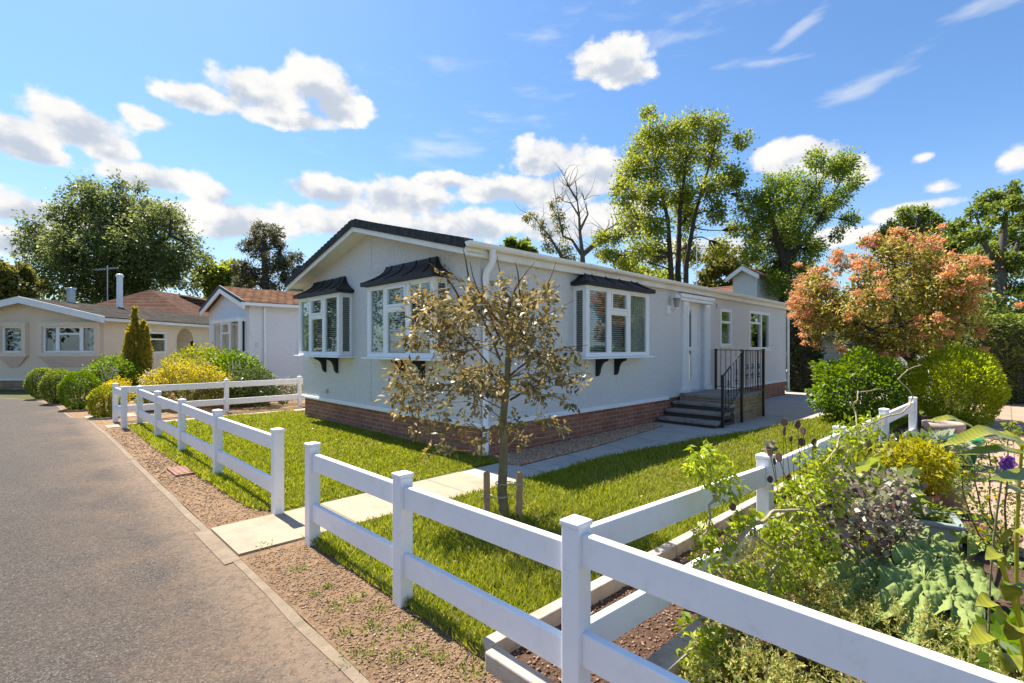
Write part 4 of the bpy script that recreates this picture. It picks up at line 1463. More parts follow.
def clump_tree(name, base, stems, clumps, n, L, asp, lmat, bark, label, cat='tree', group=None, sub=6, inner=0.45, spreadr=0.26,
               droop=0.15, sag=0.08, wob=0.10, twig=0.25, crown_name='crown', n5=5, limb=1.0, extra=None):
    """stems: [(world points, radii)], clumps: [(world centre, radius)]"""
    root = empty(name, base, 0, label, cat, group)
    B = Vector(base)
    st = [([Vector(p) - B for p in pts], rad) for pts, rad in stems]
    cl = [(Vector(c) - B, r) for c, r in clumps]
    tm = MB()
    for pts, rad in st:
        tm.tube(pts, rad, 9)
    tot = sum(r * r for _, r in cl)
    Ps, Ds = [], []
    for c, r in cl:
        p, rr = nearest_on(st, c)
        rb = max(min(rr * 0.6, r * 0.10), r * 0.03) * limb
        cv = curve3(p, c, sag, wob)
        m = len(cv)
        tm.tube(cv, [rb * (1 - 0.7 * i / (m - 1)) for i in range(m)], n5)
        o, _ = ball(sub, inner)
        subs = np.array(c) + o * r * 0.85
        for s_ in subs:
            tm.tube(curve3(cv[-2], s_, 0.05, 0.12, 4), [rb * twig * 1.3, rb * twig, rb * twig * 0.7, rb * twig * 0.4], 4)
        k = max(sub, int(n * r * r / tot))
        idx = rs.randint(0, sub, k)
        P = subs[idx] + rs.normal(size=(k, 3)) * r * spreadr
        D = unit(P - np.array(c)) + np.array([0, 0, -droop])
        Ps.append(P)
        Ds.append(D)
    tm.build('trunk', bark, root)
    V, Fq = leaves(np.vstack(Ps), L, asp, np.vstack(Ds))
    npobj(crown_name, V, Fq, lmat, root)
    if extra:
        P2, L2, a2, m2, nm = extra(cl)
        V, Fq = leaves(P2, L2, a2)
        npobj(nm, V, Fq, m2, root)
    return root


def ell(n, c, rx, ry, rz, d_min=0.0, shell=0.55):
    """clump centres spread through an ellipsoid"""
    out = []
    tries = 0
    while len(out) < n and tries < 6000:
        tries += 1
        o, _ = ball(1, shell)
        p = Vector((c[0] + o[0][0] * rx, c[1] + o[0][1] * ry, c[2] + o[0][2] * rz))
        if all((p - q).length > d_min for q in out):
            out.append(p)
    return out


def bush(name, x, y, rx, ry, h, n, L, asp, lmat, label, cat='shrub', group=None, z0=0.0, inner=0.55, lump=0.14, stem=True, up=0.6, spread=1.0, updir=0.0, extra=None, square=1.0):
    root = empty(name, (x, y, 0), 0, label, cat, group)
    o, d = ball(n, inner)
    if square != 1.0:
        o = np.sign(o) * np.abs(o) ** square
    ph = rs.uniform(0, 6.28, 9)
    f = 1 + lump * (np.sin(d[:, 0] * 6 + ph[0]) * np.sin(d[:, 1] * 5 + ph[1]) + np.sin(d[:, 2] * 7 + ph[2] + d[:, 0] * 4) * 0.7
                    + 0.5 * np.sin(d[:, 0] * 15 + ph[3]) * np.sin(d[:, 2] * 14 + ph[4]))
    o = o * f[:, None]
    P = np.stack([o[:, 0] * rx, o[:, 1] * ry, z0 + h / 2 + o[:, 2] * h / 2], 1)
    P[:, 2] = np.maximum(P[:, 2], 0.02)
    D = d.copy()
    D[:, 2] += updir
    V, Fq = leaves(P, L, asp, D, spread, up)
    npobj('foliage', V, Fq, lmat, root)
    if stem:
        mb = MB()
        for k in range(7):
            a = rnd.uniform(0, 6.28)
            q = (math.cos(a) * rx * 0.55, math.sin(a) * ry * 0.55, z0 + h * rnd.uniform(0.5, 0.8))
            mb.tube(curve3((math.cos(a) * 0.05, math.sin(a) * 0.05, -0.03), q, 0.05, 0.1), [0.03, 0.024, 0.018, 0.012, 0.006], 5)
        mb.build('stem', M['twig'], root)
    if extra:
        extra(root, P, d)
    return root


def pxc(lst, d, jit=0.5, rs_=1.0):
    out = []
    for e in lst:
        dd = d + rnd.uniform(-jit, jit)
        px, py, r = e
        out.append((A(px, py, dd), r * dd / F * rs_))
    return out


# ------------------------------------------------------------------ far trees
d = 26.0
T1 = [(650, 114, 6), (655, 130, 10), (640, 150, 12), (668, 134, 13), (690, 130, 12), (715, 128, 11), (742, 141, 7), (630, 172, 12), (655, 165, 14), (682, 160, 14),
      (710, 155, 12), (733, 176, 10), (624, 196, 11), (650, 195, 13), (680, 190, 14), (712, 185, 12), (737, 181, 6), (632, 222, 13), (612, 236, 8), (655, 225, 12),
      (685, 220, 12), (715, 213, 10), (736, 230, 7), (640, 250, 11), (610, 256, 8), (662, 254, 11), (690, 250, 11), (718, 246, 8), (600, 240, 6), (625, 262, 8), (742, 196, 5)]
b = A(680, 347, d)
base = (b[0], b[1], 0)
st = [([(b[0] - 0.3, d, 0), A(671, 270, d), A(668, 220, d), A(656, 170, d), A(650, 122, d)], [0.20, 0.14, 0.10, 0.06, 0.02]),
      ([(b[0], d, 0), A(678, 270, d + .3), A(680, 210, d + .4), A(686, 165, d + .4), A(690, 132, d)], [0.21, 0.15, 0.11, 0.06, 0.02]),
      ([(b[0] + 0.3, d, 0), A(686, 265, d - .3), A(695, 215, d - .4), A(708, 170, d - .4), A(718, 132, d - .2)], [0.18, 0.13, 0.09, 0.05, 0.02])]
clump_tree('maple_tree', base, st, pxc(T1, d, 2.0, 1.15), 32000, 0.14, 0.7, M['l_yellowgreen'], M['bark_dark'],
           'tall loose yellow-green tree with several stems behind the middle of the home', group='trees behind the homes', sub=12, spreadr=0.34, inner=0.3, twig=0.5)

d = 25.0
T2 = [(817, 161, 9), (843, 164, 10), (850, 181, 8), (831, 173, 10), (811, 187, 11), (790, 181, 9), (773, 185, 9), (837, 200, 9), (822, 207, 9), (805, 214, 11), (787, 203, 11),
      (770, 201, 10), (753, 198, 8), (743, 211, 7), (761, 217, 11), (781, 226, 12), (802, 229, 11), (820, 223, 7), (850, 221, 7), (837, 236, 5), (752, 233, 9), (770, 241, 11),
      (788, 246, 12), (806, 250, 10), (752, 252, 9), (773, 263, 11), (791, 270, 12), (766, 277, 9), (818, 248, 6), (804, 272, 9), (778, 285, 10), (797, 292, 9)]
b = A(783, 347, d)
st = [([(b[0], d, 0), A(783, 300, d), A(785, 262, d), A(790, 235, d), A(803, 205, d), A(830, 172, d)], [0.24, 0.22, 0.18, 0.12, 0.08, 0.03]),
      ([A(785, 265, d), A(776, 235, d), A(768, 205, d), A(772, 186, d)], [0.2, 0.14, 0.08, 0.03]),
      ([A(786, 258, d), A(806, 240, d), A(828, 205, d), A(846, 170, d)], [0.16, 0.12, 0.08, 0.03])]
clump_tree('ash_tree', (b[0], d, 0), st, pxc(T2, d, 1.8, 1.15), 32000, 0.14, 0.45, M['l_ash'], M['bark_dark'],
           'green leaning tree with dark low branches left of the coral tree', group='trees behind the homes', sub=12, spreadr=0.33, inner=0.3, twig=0.5)

# half-bare old tree
d = 29.0
b = A(583, 347, d)
st = [([(b[0], d, 0), A(583, 270, d), A(582.5, 256, d), A(580, 233, d), A(579, 214, d), A(577, 199, d), A(576, 183, d)], [0.20, 0.18, 0.14, 0.09, 0.06, 0.035, 0.012]),
      ([A(577, 200, d), A(569, 187, d), A(564, 176, d)], [0.07, 0.045, 0.015]),
      ([A(583, 254, d), A(595, 242, d), A(605, 231, d), A(618, 223, d), A(628, 224, d)], [0.12, 0.085, 0.06, 0.035, 0.012]),
      ([A(583, 256, d), A(592, 248, d), A(606, 241, d), A(619, 238, d)], [0.10, 0.07, 0.045, 0.02]),
      ([A(581, 254, d), A(572, 240, d), A(563, 236, d), A(559, 219, d), A(556, 199, d)], [0.10, 0.08, 0.06, 0.04, 0.012]),
      ([A(570, 270, d), A(557, 249, d), A(550, 237, d), A(541, 226, d), A(532, 215, d)], [0.12, 0.085, 0.06, 0.04, 0.012]),
      ([A(580, 230, d), A(588, 214, d), A(584, 200, d)], [0.09, 0.05, 0.015]),
      ([A(579, 216, d), A(571, 203, d), A(563, 201, d)], [0.06, 0.04, 0.015])]
for (x0, y0, x1, y1) in ((576, 200, 581, 186), (579, 222, 586, 212), (580, 240, 574, 228), (606, 232, 609, 218), (613, 226, 610, 213), (550, 238, 546, 224),
                         (559, 222, 565, 212), (541, 227, 545, 215), (572, 241, 566, 228), (595, 243, 600, 226), (566, 181, 570, 172), (577, 190, 574, 178)):
    st.append((curve3(A(x0, y0, d), A(x1, y1, d + rnd.uniform(-.5, .5)), 0.05, 0.15), [0.026, 0.02, 0.015, 0.011, 0.006]))
for _k in range(80):
    sx_ = rnd.choice(st[:8])[0]
    q_ = Vector(sx_[rnd.randrange(1, len(sx_))])
    st.append((curve3(q_, q_ + Vector((rnd.uniform(-1.1, 1.1), rnd.uniform(-0.8, 0.8), rnd.uniform(0.2, 1.3))), 0.06, 0.2), [0.02, 0.015, 0.011, 0.008, 0.004]))
cl = pxc([(532, 218, 6), (538, 226, 5), (547, 236, 5), (556, 203, 5), (558, 214, 6), (560, 226, 5), (552, 248, 5), (563, 246, 7), (572, 255, 7), (604, 236, 5), (600, 250, 6), (545, 245, 4)], d, 0.6, 1.3)
clump_tree('old_tree', (b[0], d, 0), st, cl, 3000, 0.13, 0.5, M['l_olive'], M['bark_grey'],
           'half bare old tree with grey twisting branches above the roof', group='trees behind the homes', sub=5, droop=0.9)

# great round tree on the left
d = 44.0
b = A(112, 347, d)
c0 = A(114, 250, d)
sc = d / F
cl = []
for p in ell(60, c0, 70 * sc, 56 * sc, 54 * sc, 1.3, 0.7) + ell(12, A(112, 256, d), 55 * sc, 40 * sc, 40 * sc, 1.2, 0.2):
    cl.append((p, rnd.uniform(10, 17) * sc))
cl += pxc([(22, 262, 5), (36, 282, 9), (34, 235, 7), (48, 212, 7), (78, 190, 7), (88, 183, 6), (118, 182, 7), (140, 186, 7), (168, 208, 8), (186, 236, 9), (200, 262, 8), (60, 288, 12), (190, 285, 10), (16, 254, 3), (30, 248, 5), (100, 198, 13), (120, 202, 13), (108, 224, 15), (132, 228, 15), (90, 212, 12), (146, 212, 12), (112, 250, 18)], d, 2.0)
st = [([(b[0], d, 0), A(112, 300, d), A(110, 260, d), A(112, 215, d)], [0.7, 0.6, 0.4, 0.15]),
      ([A(112, 290, d), A(90, 262, d), A(60, 240, d), A(45, 235, d)], [0.4, 0.3, 0.18, 0.06]),
      ([A(112, 285, d), A(140, 255, d), A(170, 235, d), A(190, 245, d)], [0.4, 0.3, 0.18, 0.06])]
clump_tree('beech_tree', (b[0], d, 0), st, cl, 42000, 0.29, 0.5, M['l_beech'], M['bark_dark'],
           'great round dense tree rising behind the cream bungalow', group='trees behind the homes', sub=10, spreadr=0.33, droop=0.3, inner=0.3)

d = 42.0
b = A(266, 347, d)
P5 = [(263, 229, 8), (252, 238, 7), (276, 234, 8), (243, 247, 5), (258, 250, 9), (283, 252, 7), (296, 258, 6), (270, 262, 10), (252, 270, 9), (288, 270, 9), (262, 277, 10), (244, 282, 9), (280, 284, 10), (240, 268, 6), (300, 272, 6), (268, 243, 8)]
st = [([(b[0], d, 0), A(266, 290, d), A(264, 250, d), A(264, 226, d)], [0.4, 0.32, 0.2, 0.06])]
clump_tree('scots_pine', (b[0], d, 0), st, pxc(P5, d, 1.8), 11000, 0.30, 0.3, M['l_pine'], M['bark_dark'],
           'dark ragged pine behind the white bungalow', group='trees behind the homes', sub=8)

for (px, py, r, d, key, lab, nm) in (
        (8, 287, 26, 36, 'l_olive', 'olive-green tree at the far left edge beyond the cream bungalow', 'oak_tree'),
        (222, 282, 24, 48, 'l_yellowgreen', 'low bright green tree between the great round tree and the pine', 'field_maple'),
        (727, 276, 30, 33, 'l_olive', 'low olive tree below the tall yellow-green tree', 'hawthorn'),
        (640, 285, 36, 38, 'l_yellowgreen', 'low yellow-green tree behind the eaves of the home', 'hawthorn'),
        (517, 254, 15, 27, 'l_mid', 'small dark treetop just over the roof by the gutter end', 'holly_tree'),
        (704, 300, 24, 36, 'l_dark', 'dark bushy tree filling the gap behind the grey gabled house', 'holly_tree')):
    b = A(px, 347, d)
    c0 = A(px, py, d)
    sc = d / F
    cl = [(p, r * 0.34 * sc) for p in ell(20, c0, r * 0.9 * sc, r * 0.7 * sc, r * 0.75 * sc, 0.4)]
    st = [([(b[0], d, 0), (c0[0], d, c0[2] * 0.6), A(px, py, d)], [0.22, 0.16, 0.06])]
    clump_tree(nm, (b[0], d, 0), st, cl, 6500, 0.008 * d, 0.6, M[key], M['bark_dark'], lab, group='trees behind the homes')

# trees over the road, outside the frame but mirrored in the bay windows
for (x, y, h, r, lab) in ((-27.0, 9.5, 7.5, 3.4, 'broad green roadside tree nearest the cream bungalow, across the road'), (-25.0, 2.5, 6.5, 3.0, 'green roadside tree across the road, mirrored in the gable bays'), (-30.0, 17.5, 8.0, 3.2, 'green roadside tree left of the cream bungalow')):
    cl = [(p, rnd.uniform(0.9, 1.3)) for p in ell(22, (x, y, h * 0.58), r, r, h * 0.40, 0.6, 0.5)]
    clump_tree('roadside_tree', (x, y, 0), [([(x, y, 0), (x, y, h * 0.4), (x, y, h * 0.8)], [0.2, 0.15, 0.05])], cl, 4500, 0.28, 0.6, M['l_beech'], M['bark_dark'], lab, group='trees over the road')

# right-hand trees
d = 21.0
b = A(918, 347, d)
cl = pxc([(886, 238, 9), (900, 228, 10), (918, 217, 9), (905, 215, 7), (930, 222, 9), (945, 232, 9), (958, 238, 9), (915, 240, 12), (940, 250, 12), (895, 252, 10), (965, 250, 10), (955, 265, 12), (925, 262, 12), (878, 246, 6)], d, 1.2)
st = [([(b[0], d, 0), A(918, 280, d), A(918, 240, d), A(918, 214, d)], [0.3, 0.24, 0.14, 0.04])]
clump_tree('laburnum_tree', (b[0], d, 0), st, cl, 14000, 0.15, 0.4, M['l_mid'], M['bark_dark'], 'dark green spiky tree peeping over the coral tree crown', group='trees behind the homes', sub=8)
d = 19.0
b = A(1000, 347, d)
cl = pxc([(1008, 190, 9), (990, 198, 9), (1022, 202, 10), (978, 212, 8), (1002, 212, 10), (1020, 225, 10), (985, 230, 10), (1005, 238, 10), (1028, 245, 10), (968, 238, 7), (990, 255, 11), (1012, 262, 11),
          (972, 262, 9), (1034, 215, 9), (1040, 235, 10), (1030, 268, 10), (1000, 275, 10), (980, 280, 10), (1020, 285, 10), (1045, 260, 10), (962, 222, 5)], d, 1.4)
st = [([(b[0], d, 0), A(1000, 280, d), A(1003, 240, d), A(1008, 194, d)], [0.24, 0.18, 0.12, 0.03]),
      ([A(1000, 275, d), A(985, 245, d), A(976, 215, d)], [0.12, 0.09, 0.03]), ([A(1001, 270, d), A(1018, 245, d), A(1035, 220, d)], [0.12, 0.09, 0.03])]
clump_tree('rowan_tree', (b[0], d, 0), st, cl, 15000, 0.13, 0.5, M['l_mid'], M['bark_grey'], 'tall airy green tree at the right edge above the hedge', group='trees behind the homes', sub=7)
bush('laurel_shrub', 14.2, 15.9, 1.7, 1.0, 3.3, 6500, 0.13, 0.5, M['l_mid'], 'large rounded green shrub between coral tree and right hedge top', inner=0.6)
bush('laurel_shrub', 17.6, 16.6, 1.9, 1.2, 3.6, 5500, 0.14, 0.5, M['l_hedge'], 'big dark green shrub at the right edge behind the clipped hedge', inner=0.6)


def hedge(x0, x1, y0, y1, h, rz, n, L, mat, label, slope=0.0, dark=True):
    root = empty('hedge', (x0, y0, 0), rz, label, 'hedge')
    lx, ly = x1 - x0, y1 - y0
    # leaves over the faces with a little depth
    faces = [('x', lx * h), ('y', ly * h), ('y2', ly * h), ('t', lx * ly), ('x2', lx * h)]
    tot = sum(a for _, a in faces)
    Ps, Ds = [], []
    for nm, a in faces:
        k = int(n * a / tot)
        s, t = rs.uniform(size=k), rs.uniform(size=k)
        dep = np.abs(rs.normal(size=k)) * 0.09
        wob = 0.07 * np.sin(s * 9 + t * 5) + 0.05 * np.sin(t * 14 + s * 23)
        if nm == 'x':
            P = np.stack([s * lx, dep + wob, t * h], 1); D = np.tile([0, -1, 0.3], (k, 1))
        elif nm == 'x2':
            P = np.stack([s * lx, ly - dep + wob, t * h], 1); D = np.tile([0, 1, 0.3], (k, 1))
        elif nm == 'y':
            P = np.stack([dep + wob, s * ly, t * h], 1); D = np.tile([-1, 0, 0.3], (k, 1))
        elif nm == 'y2':
            P = np.stack([lx - dep + wob, s * ly, t * h], 1); D = np.tile([1, 0, 0.3], (k, 1))
        else:
            P = np.stack([s * lx, t * ly, h - dep + wob], 1); D = np.tile([0, 0, 1.0], (k, 1))
        Ps.append(P); Ds.append(D.astype(float))
    V, Fq = leaves(np.vstack(Ps), L, 0.6, np.vstack(Ds), 1.6)
    npobj('foliage', V, Fq, mat, root)
    mb = MB()
    mb.box(0.14, lx - 0.14, 0.14, ly - 0.14, 0, h - 0.16)
    mb.build('inner_twigs', M['bark_dark'], root)
    return root


hedge(12.0, 20.0, 12.9, 14.4, 2.25, R(-6), 24000, 0.10, M['l_mid'], 'broad clipped dark green hedge at the right behind the round conifer')
hedge(9.0, 10.0, 16.3, 22.0, 2.6, R(-20), 13000, 0.12, M['l_dark'], 'tall dark hedge standing at the far end of the home')
hedge(13.0, 19.0, 17.5, 18.6, 2.3, R(8), 9000, 0.13, M['l_hedge'], 'shady hedge behind the garden shed and coral tree')

# coral-leaved small tree
d = 10.3
b = A(914, 347, d)
base = (b[0], d, 0)
c0 = A(884, 305, d)
sc = d / F
cl = [(p, rnd.uniform(12, 17) * sc) for p in ell(64, c0, 71 * sc, 64 * sc, 54 * sc, 0.2, 0.3)]
cl += pxc([(808, 290, 10), (800, 302, 7), (812, 318, 9), (822, 340, 9), (840, 346, 7), (944, 264, 10), (952, 300, 10), (946, 332, 10), (930, 346, 9), (900, 240, 9), (870, 246, 9), (840, 262, 9), (822, 276, 8), (930, 246, 9), (868, 352, 7)], d, 0.5)
st = [([(b[0], d, 0), A(914, 385, d), A(911, 360, d), A(900, 325, d), A(890, 285, d)], [0.085, 0.075, 0.07, 0.05, 0.02]),
      ([A(911, 362, d), A(880, 335, d), A(845, 315, d), A(825, 300, d)], [0.05, 0.04, 0.03, 0.015]),
      ([A(911, 360, d), A(930, 330, d), A(945, 300, d)], [0.05, 0.04, 0.02])]


def coral(cl_):
    Ps = []
    cen = Vector(c0) - Vector(base)
    for c, r in cl_:
        up = (c.z - cen.z) / (54 * sc)
        out = (c - cen).length / (78 * sc)
        if out < 0.5:
            continue
        dv = np.array((c - cen).normalized())
        nfl = 5 if up > 0.0 else (3 if up > -0.5 else 1)
        for _ in range(nfl):
            q = np.array(c) + dv * r * 0.7 + rs.normal(size=3) * r * 0.55
            k = 80
            o, _d = ball(k, 0.3)
            Ps.append(q + o * np.array([0.10, 0.10, 0.055]) * rnd.uniform(0.7, 1.3))
        k = int(26 + 60 * max(0, up + 0.2))
        Ps.append(np.array(c) + dv * r * 0.6 + rs.normal(size=(k, 3)) * r * 0.5)
    return np.vstack(Ps), 0.055, 0.42, M['l_coral'], 'new_leaves'


clump_tree('photinia_tree', base, st, cl, 21000, 0.085, 0.40, M['l_photinia'], M['bark_dark'], 'round-headed small tree with coral and cream young leaves', sub=7, extra=coral, spreadr=0.3)

# shrubs at the end of the side lawn
bush('laurel_shrub', 6.62, 9.45, 0.75, 0.72, 1.38, 8000, 0.075, 0.55, M['l_shrub'], 'glossy rounded bright green shrub at the far end of the side lawn', inner=0.62)
bush('round_conifer', 8.2, 9.15, 0.70, 0.70, 1.50, 15000, 0.055, 0.45, M['l_conifer'], 'ball-shaped yellow-green conifer beyond the end of the garden fence', inner=0.72, lump=0.07, updir=0.8, spread=0.7)

# planting by the neighbours on the left
for (px, d, r, h, lab) in ((80, 11.9, 0.40, 0.92, 'clipped green ball bush by the kerb, biggest and nearest of its row'),
                           (59, 13.1, 0.37, 0.92, 'clipped green ball bush in the middle of the kerbside row'),
                           (42, 14.3, 0.36, 0.90, 'clipped green ball bush farthest along the kerbside row')):
    x = (px - 512) / F * d
    bush('box_ball', x, d, r, r, h, 11000, 0.034, 0.55, M['l_shrub'] if px > 70 else M['l_mid'], lab, group='clipped balls along the kerb', inner=0.85, lump=0.04, updir=0.4)
bush('box_ball', (104 - 512) / F * 10.5, 10.5, 0.27, 0.27, 0.66, 3600, 0.045, 0.5, M['l_lime'], 'small yellow-green bush beside the end post of the short fence', inner=0.7, lump=0.06)


def yellow_top(root, P, d_):
    k = P[:, 2] > P[:, 2].max() * 0.45
    Q = P[k]
    Q = Q[rs.randint(0, len(Q), 5200)] + rs.normal(size=(5200, 3)) * np.array([0.07, 0.07, 0.05])
    Q[:, 2] += 0.04
    V, Fq = leaves(Q, 0.045, 0.6)
    npobj('flowers', V, Fq, M['l_yellow'], root)


bush('spurge_shrub', (188 - 512) / F * 11.9, 11.9, 1.0, 0.62, 1.12, 5200, 0.07, 0.3, M['l_olive'], 'wide shrub covered in yellow flower heads behind the rear fence', extra=yellow_top, updir=0.8)
bush('spurge_shrub', (117 - 512) / F * 12.4, 12.4, 0.34, 0.3, 0.72, 1800, 0.05, 0.4, M['l_yellow'], 'low yellow shrub between the ball bushes and the wide yellow shrub')
bush('euonymus_shrub', (150 - 512) / F * 11.3, 11.3, 0.30, 0.28, 0.62, 2400, 0.05, 0.5, M['l_lime'], 'small yellow-green shrub at the left foot of the wide yellow shrub')
bush('viburnum_shrub', (196 - 512) / F * 13.3, 13.3, 0.85, 0.6, 1.52, 4800, 0.07, 0.5, M['l_lime'], 'light green shrub rising behind the wide yellow shrub')
bush('viburnum_shrub', (232 - 512) / F * 13.0, 13.0, 0.8, 0.6, 1.45, 4800, 0.08, 0.5, M['l_shrub'], 'dark green shrub leaning against the white bungalow bay')
bush('viburnum_shrub', (250 - 512) / F * 12.4, 12.4, 0.7, 0.5, 0.95, 3600, 0.07, 0.5, M['l_hedge'], 'low dark shrub right of the wide yellow shrub')
bush('heather_shrub', (283 - 512) / F * 12.9, 12.9, 0.75, 0.4, 0.72, 2600, 0.05, 0.3, M['l_grey'], 'greyish straggly shrub below the white bungalow side wall')
bush('viburnum_shrub', (112 - 512) / F * 14.2, 14.2, 0.72, 0.55, 1.22, 4200, 0.07, 0.5, M['l_shrub'], 'loose green shrub in front of the cream bungalow corner')
bush('rose_shrub', (150 - 512) / F * 13.9, 13.9, 0.26, 0.22, 0.85, 700, 0.04, 0.5, M['l_pink'], 'pale pink flowering shrub at the foot of the golden conifer')
# upright golden conifer of several spires
root = empty('golden_conifer', ((134 - 512) / F * 14.9, 14.9, 0), 0, 'upright bronze-gold conifer of several spires before the cream bungalow', 'conifer')
parts = []
for (dx, dy, rr, z0, z1, k) in ((0.02, 0, 0.16, 0.2, 2.65, 3400), (0.24, 0.05, 0.17, 0.2, 2.25, 2400), (-0.22, 0.1, 0.16, 0.2, 2.1, 2200), (0.42, -0.05, 0.12, 0.3, 2.1, 1500), (-0.05, -0.15, 0.18, 0.2, 1.9, 2200)):
    t = rs.uniform(size=k)
    a = rs.uniform(0, 6.28, k)
    rad = rr * np.clip((1 - t) * 2.2, 0.12, 1) * np.sqrt(rs.uniform(0.35, 1, k)) * (1 + 0.25 * np.sin(t * 30 + a * 3))
    P = np.stack([dx + rad * np.cos(a), dy + rad * np.sin(a), z0 + (z1 - z0) * t], 1)
    D = np.stack([np.cos(a) * 0.4, np.sin(a) * 0.4, np.ones(k)], 1)
    parts.append(leaves(P, 0.10, 0.35, D, 0.5))
V, Fq = join(parts)
npobj('foliage', V, Fq, M['l_gold'], root)
mb = MB()
for (dx, dy, z1) in ((0, 0, 2.3), (0.22, 0.05, 1.9), (-0.2, 0.1, 1.7)):
    mb.tube([(dx * 0.3, dy * 0.3, 0), (dx, dy, z1 * 0.5), (dx, dy, z1)], [0.06, 0.04, 0.01], 6)
mb.build('trunk', M['bark_dark'], root)

# distant wood closing the horizon
Ps = []
for k in range(150):
    az = R(-62 + 124 * (k + rnd.random()) / 150)
    dd = rnd.uniform(58, 74)
    rr = rnd.uniform(2.2, 3.6)
    hh = rnd.uniform(2.2, 5.6)
    o, _d = ball(190, 0.5)
    Ps.append(np.array([dd * math.sin(az), dd * math.cos(az), hh * 0.75]) + o * np.array([rr * 1.2, rr, hh * 0.75]))
P = np.vstack(Ps)
P[:, 2] = np.maximum(P[:, 2], 0.1)
V, Fq = leaves(P, 0.9, 0.7)
o = npobj('distant_wood', V, Fq, M['l_beech'])
tag(o, 'far belt of mixed green trees closing the view between the homes', 'wood', kind='stuff')

# ------------------------------------------------------------------ staked young tree in the lawn
gx = G(505, 521)
root_xy = (gx[0], gx[1])
d = gx[1]
B0 = Vector((gx[0], gx[1], 0))
st = [([(gx[0], d, -0.02), A(502, 490, d), A(504, 450, d), A(503, 420, d), A(507, 380, d), A(509, 340, d), A(510, 306, d)], [0.047, 0.042, 0.036, 0.032, 0.028, 0.025, 0.022])]
cl = []
for p in ell(36, A(482, 352, d), 0.74, 0.62, 0.64, 0.15, 0.4):
    cl.append((p, rnd.uniform(0.12, 0.19)))
cl += pxc([(398, 372, 13), (392, 396, 10), (410, 340, 12), (430, 300, 12), (420, 430, 11), (450, 440, 12), (560, 372, 12), (575, 350, 9), (545, 330, 11), (570, 400, 10), (548, 420, 11), (520, 440, 10),
           (470, 290, 9), (445, 275, 7), (540, 295, 7), (404, 410, 10), (432, 452, 8), (578, 385, 9), (585, 372, 7), (562, 425, 8), (465, 425, 11), (415, 385, 11), (478, 440, 13), (500, 425, 12), (440, 410, 14)], d, 0.35)
tr = clump_tree('staked_holly', (gx[0], d, 0), st, cl, 4800, 0.056, 0.5, M['l_tan'], M['bark'], 'young bare-stemmed tree with tan and gold curled leaves between two stakes', sub=9, spreadr=0.24, wob=0.2, twig=0.4, droop=0.2, n5=5, inner=0.5, limb=0.55)
mb = MB()
for (x0, y0, x1, y1) in ((505, 330, 470, 262), (500, 360, 448, 268), (508, 310, 535, 262), (509, 320, 560, 285), (506, 350, 575, 300), (500, 380, 410, 300), (509, 306, 497, 255), (470, 290, 462, 245),
                         (540, 300, 556, 262), (500, 340, 482, 268), (505, 380, 588, 345), (430, 330, 395, 310), (460, 300, 428, 262), (520, 300, 515, 262), (510, 400, 585, 372)):
    a = A(x0, y0, d)
    e = A(x1, y1, d + rnd.uniform(-0.3, 0.3))
    a = (a[0] - gx[0], a[1] - d, a[2])
    e = (e[0] - gx[0], e[1] - d, e[2])
    mb.tube(curve3(a, e, 0.05, 0.10, 6), [0.011, 0.009, 0.007, 0.006, 0.004, 0.002], 5)
mb.build('branch', M['twig'], tr)
for (px, tilt, lab) in ((487, -0.006, 'weathered wooden tree stake left of the young tree trunk'), (519, 0.008, 'weathered wooden tree stake right of the young tree trunk')):
    mb = MB()
    zt_ = 0.42
    mb.box(-0.026, 0.026, -0.022, 0.022, -0.05, zt_)
    mb.add([(-0.026, -0.022, zt_ + 0.001), (0.026, -0.022, zt_ + 0.001), (0.026, 0.022, zt_ + 0.001), (-0.026, 0.022, zt_ + 0.001), (0.004, 0.0, zt_ + 0.02)], [(0, 1, 4), (1, 2, 4), (2, 3, 4), (3, 0, 4)])
    o = mb.build('tree_stake', M['stake'], None, 0.004)
    o.location = ((px - 512) / F * d, d - 0.02, 0.0)
    o.rotation_euler = (0.01, tilt, R(12))
    tag(o, lab, 'stake', 'stakes of the young tree')
mb = MB()
xa, xb = (487 - 512) / F * d, (519 - 512) / F * d
for z, (p, q) in ((0.33, (gx[0] - 0.01, xb)), (0.22, (xa, gx[0]))):
    for c, r1 in ((p, 0.07 if p > xa + 0.05 else 0.045), (q, 0.05)):
        pts = [(c + r1 * math.cos(a), d - 0.015 + r1 * 0.9 * math.sin(a), z + 0.004 * math.sin(3 * a)) for a in np.linspace(0, 2 * math.pi, 15)]
        mb.tube(pts, 0.005, 5)
    mb.tube([(p, d - 0.07, z), (q, d - 0.06, z - 0.005)], 0.005, 5)
o = mb.build('tree_tie', M['string'])
tag(o, 'loops of pale string tying the young trunk to its stakes', 'tie')


# ------------------------------------------------------------------ grass, stones, chips
def inpoly(P, poly):
    x, y = P[:, 0], P[:, 1]
    r = np.zeros(len(P), bool)
    n = len(poly)
    for i in range(n):
        x0, y0 = poly[i]
        x1, y1 = poly[(i + 1) % n]
        c = ((y0 > y) != (y1 > y)) & (x < (x1 - x0) * (y - y0) / (y1 - y0 + 1e-12) + x0)
        r ^= c
    return r


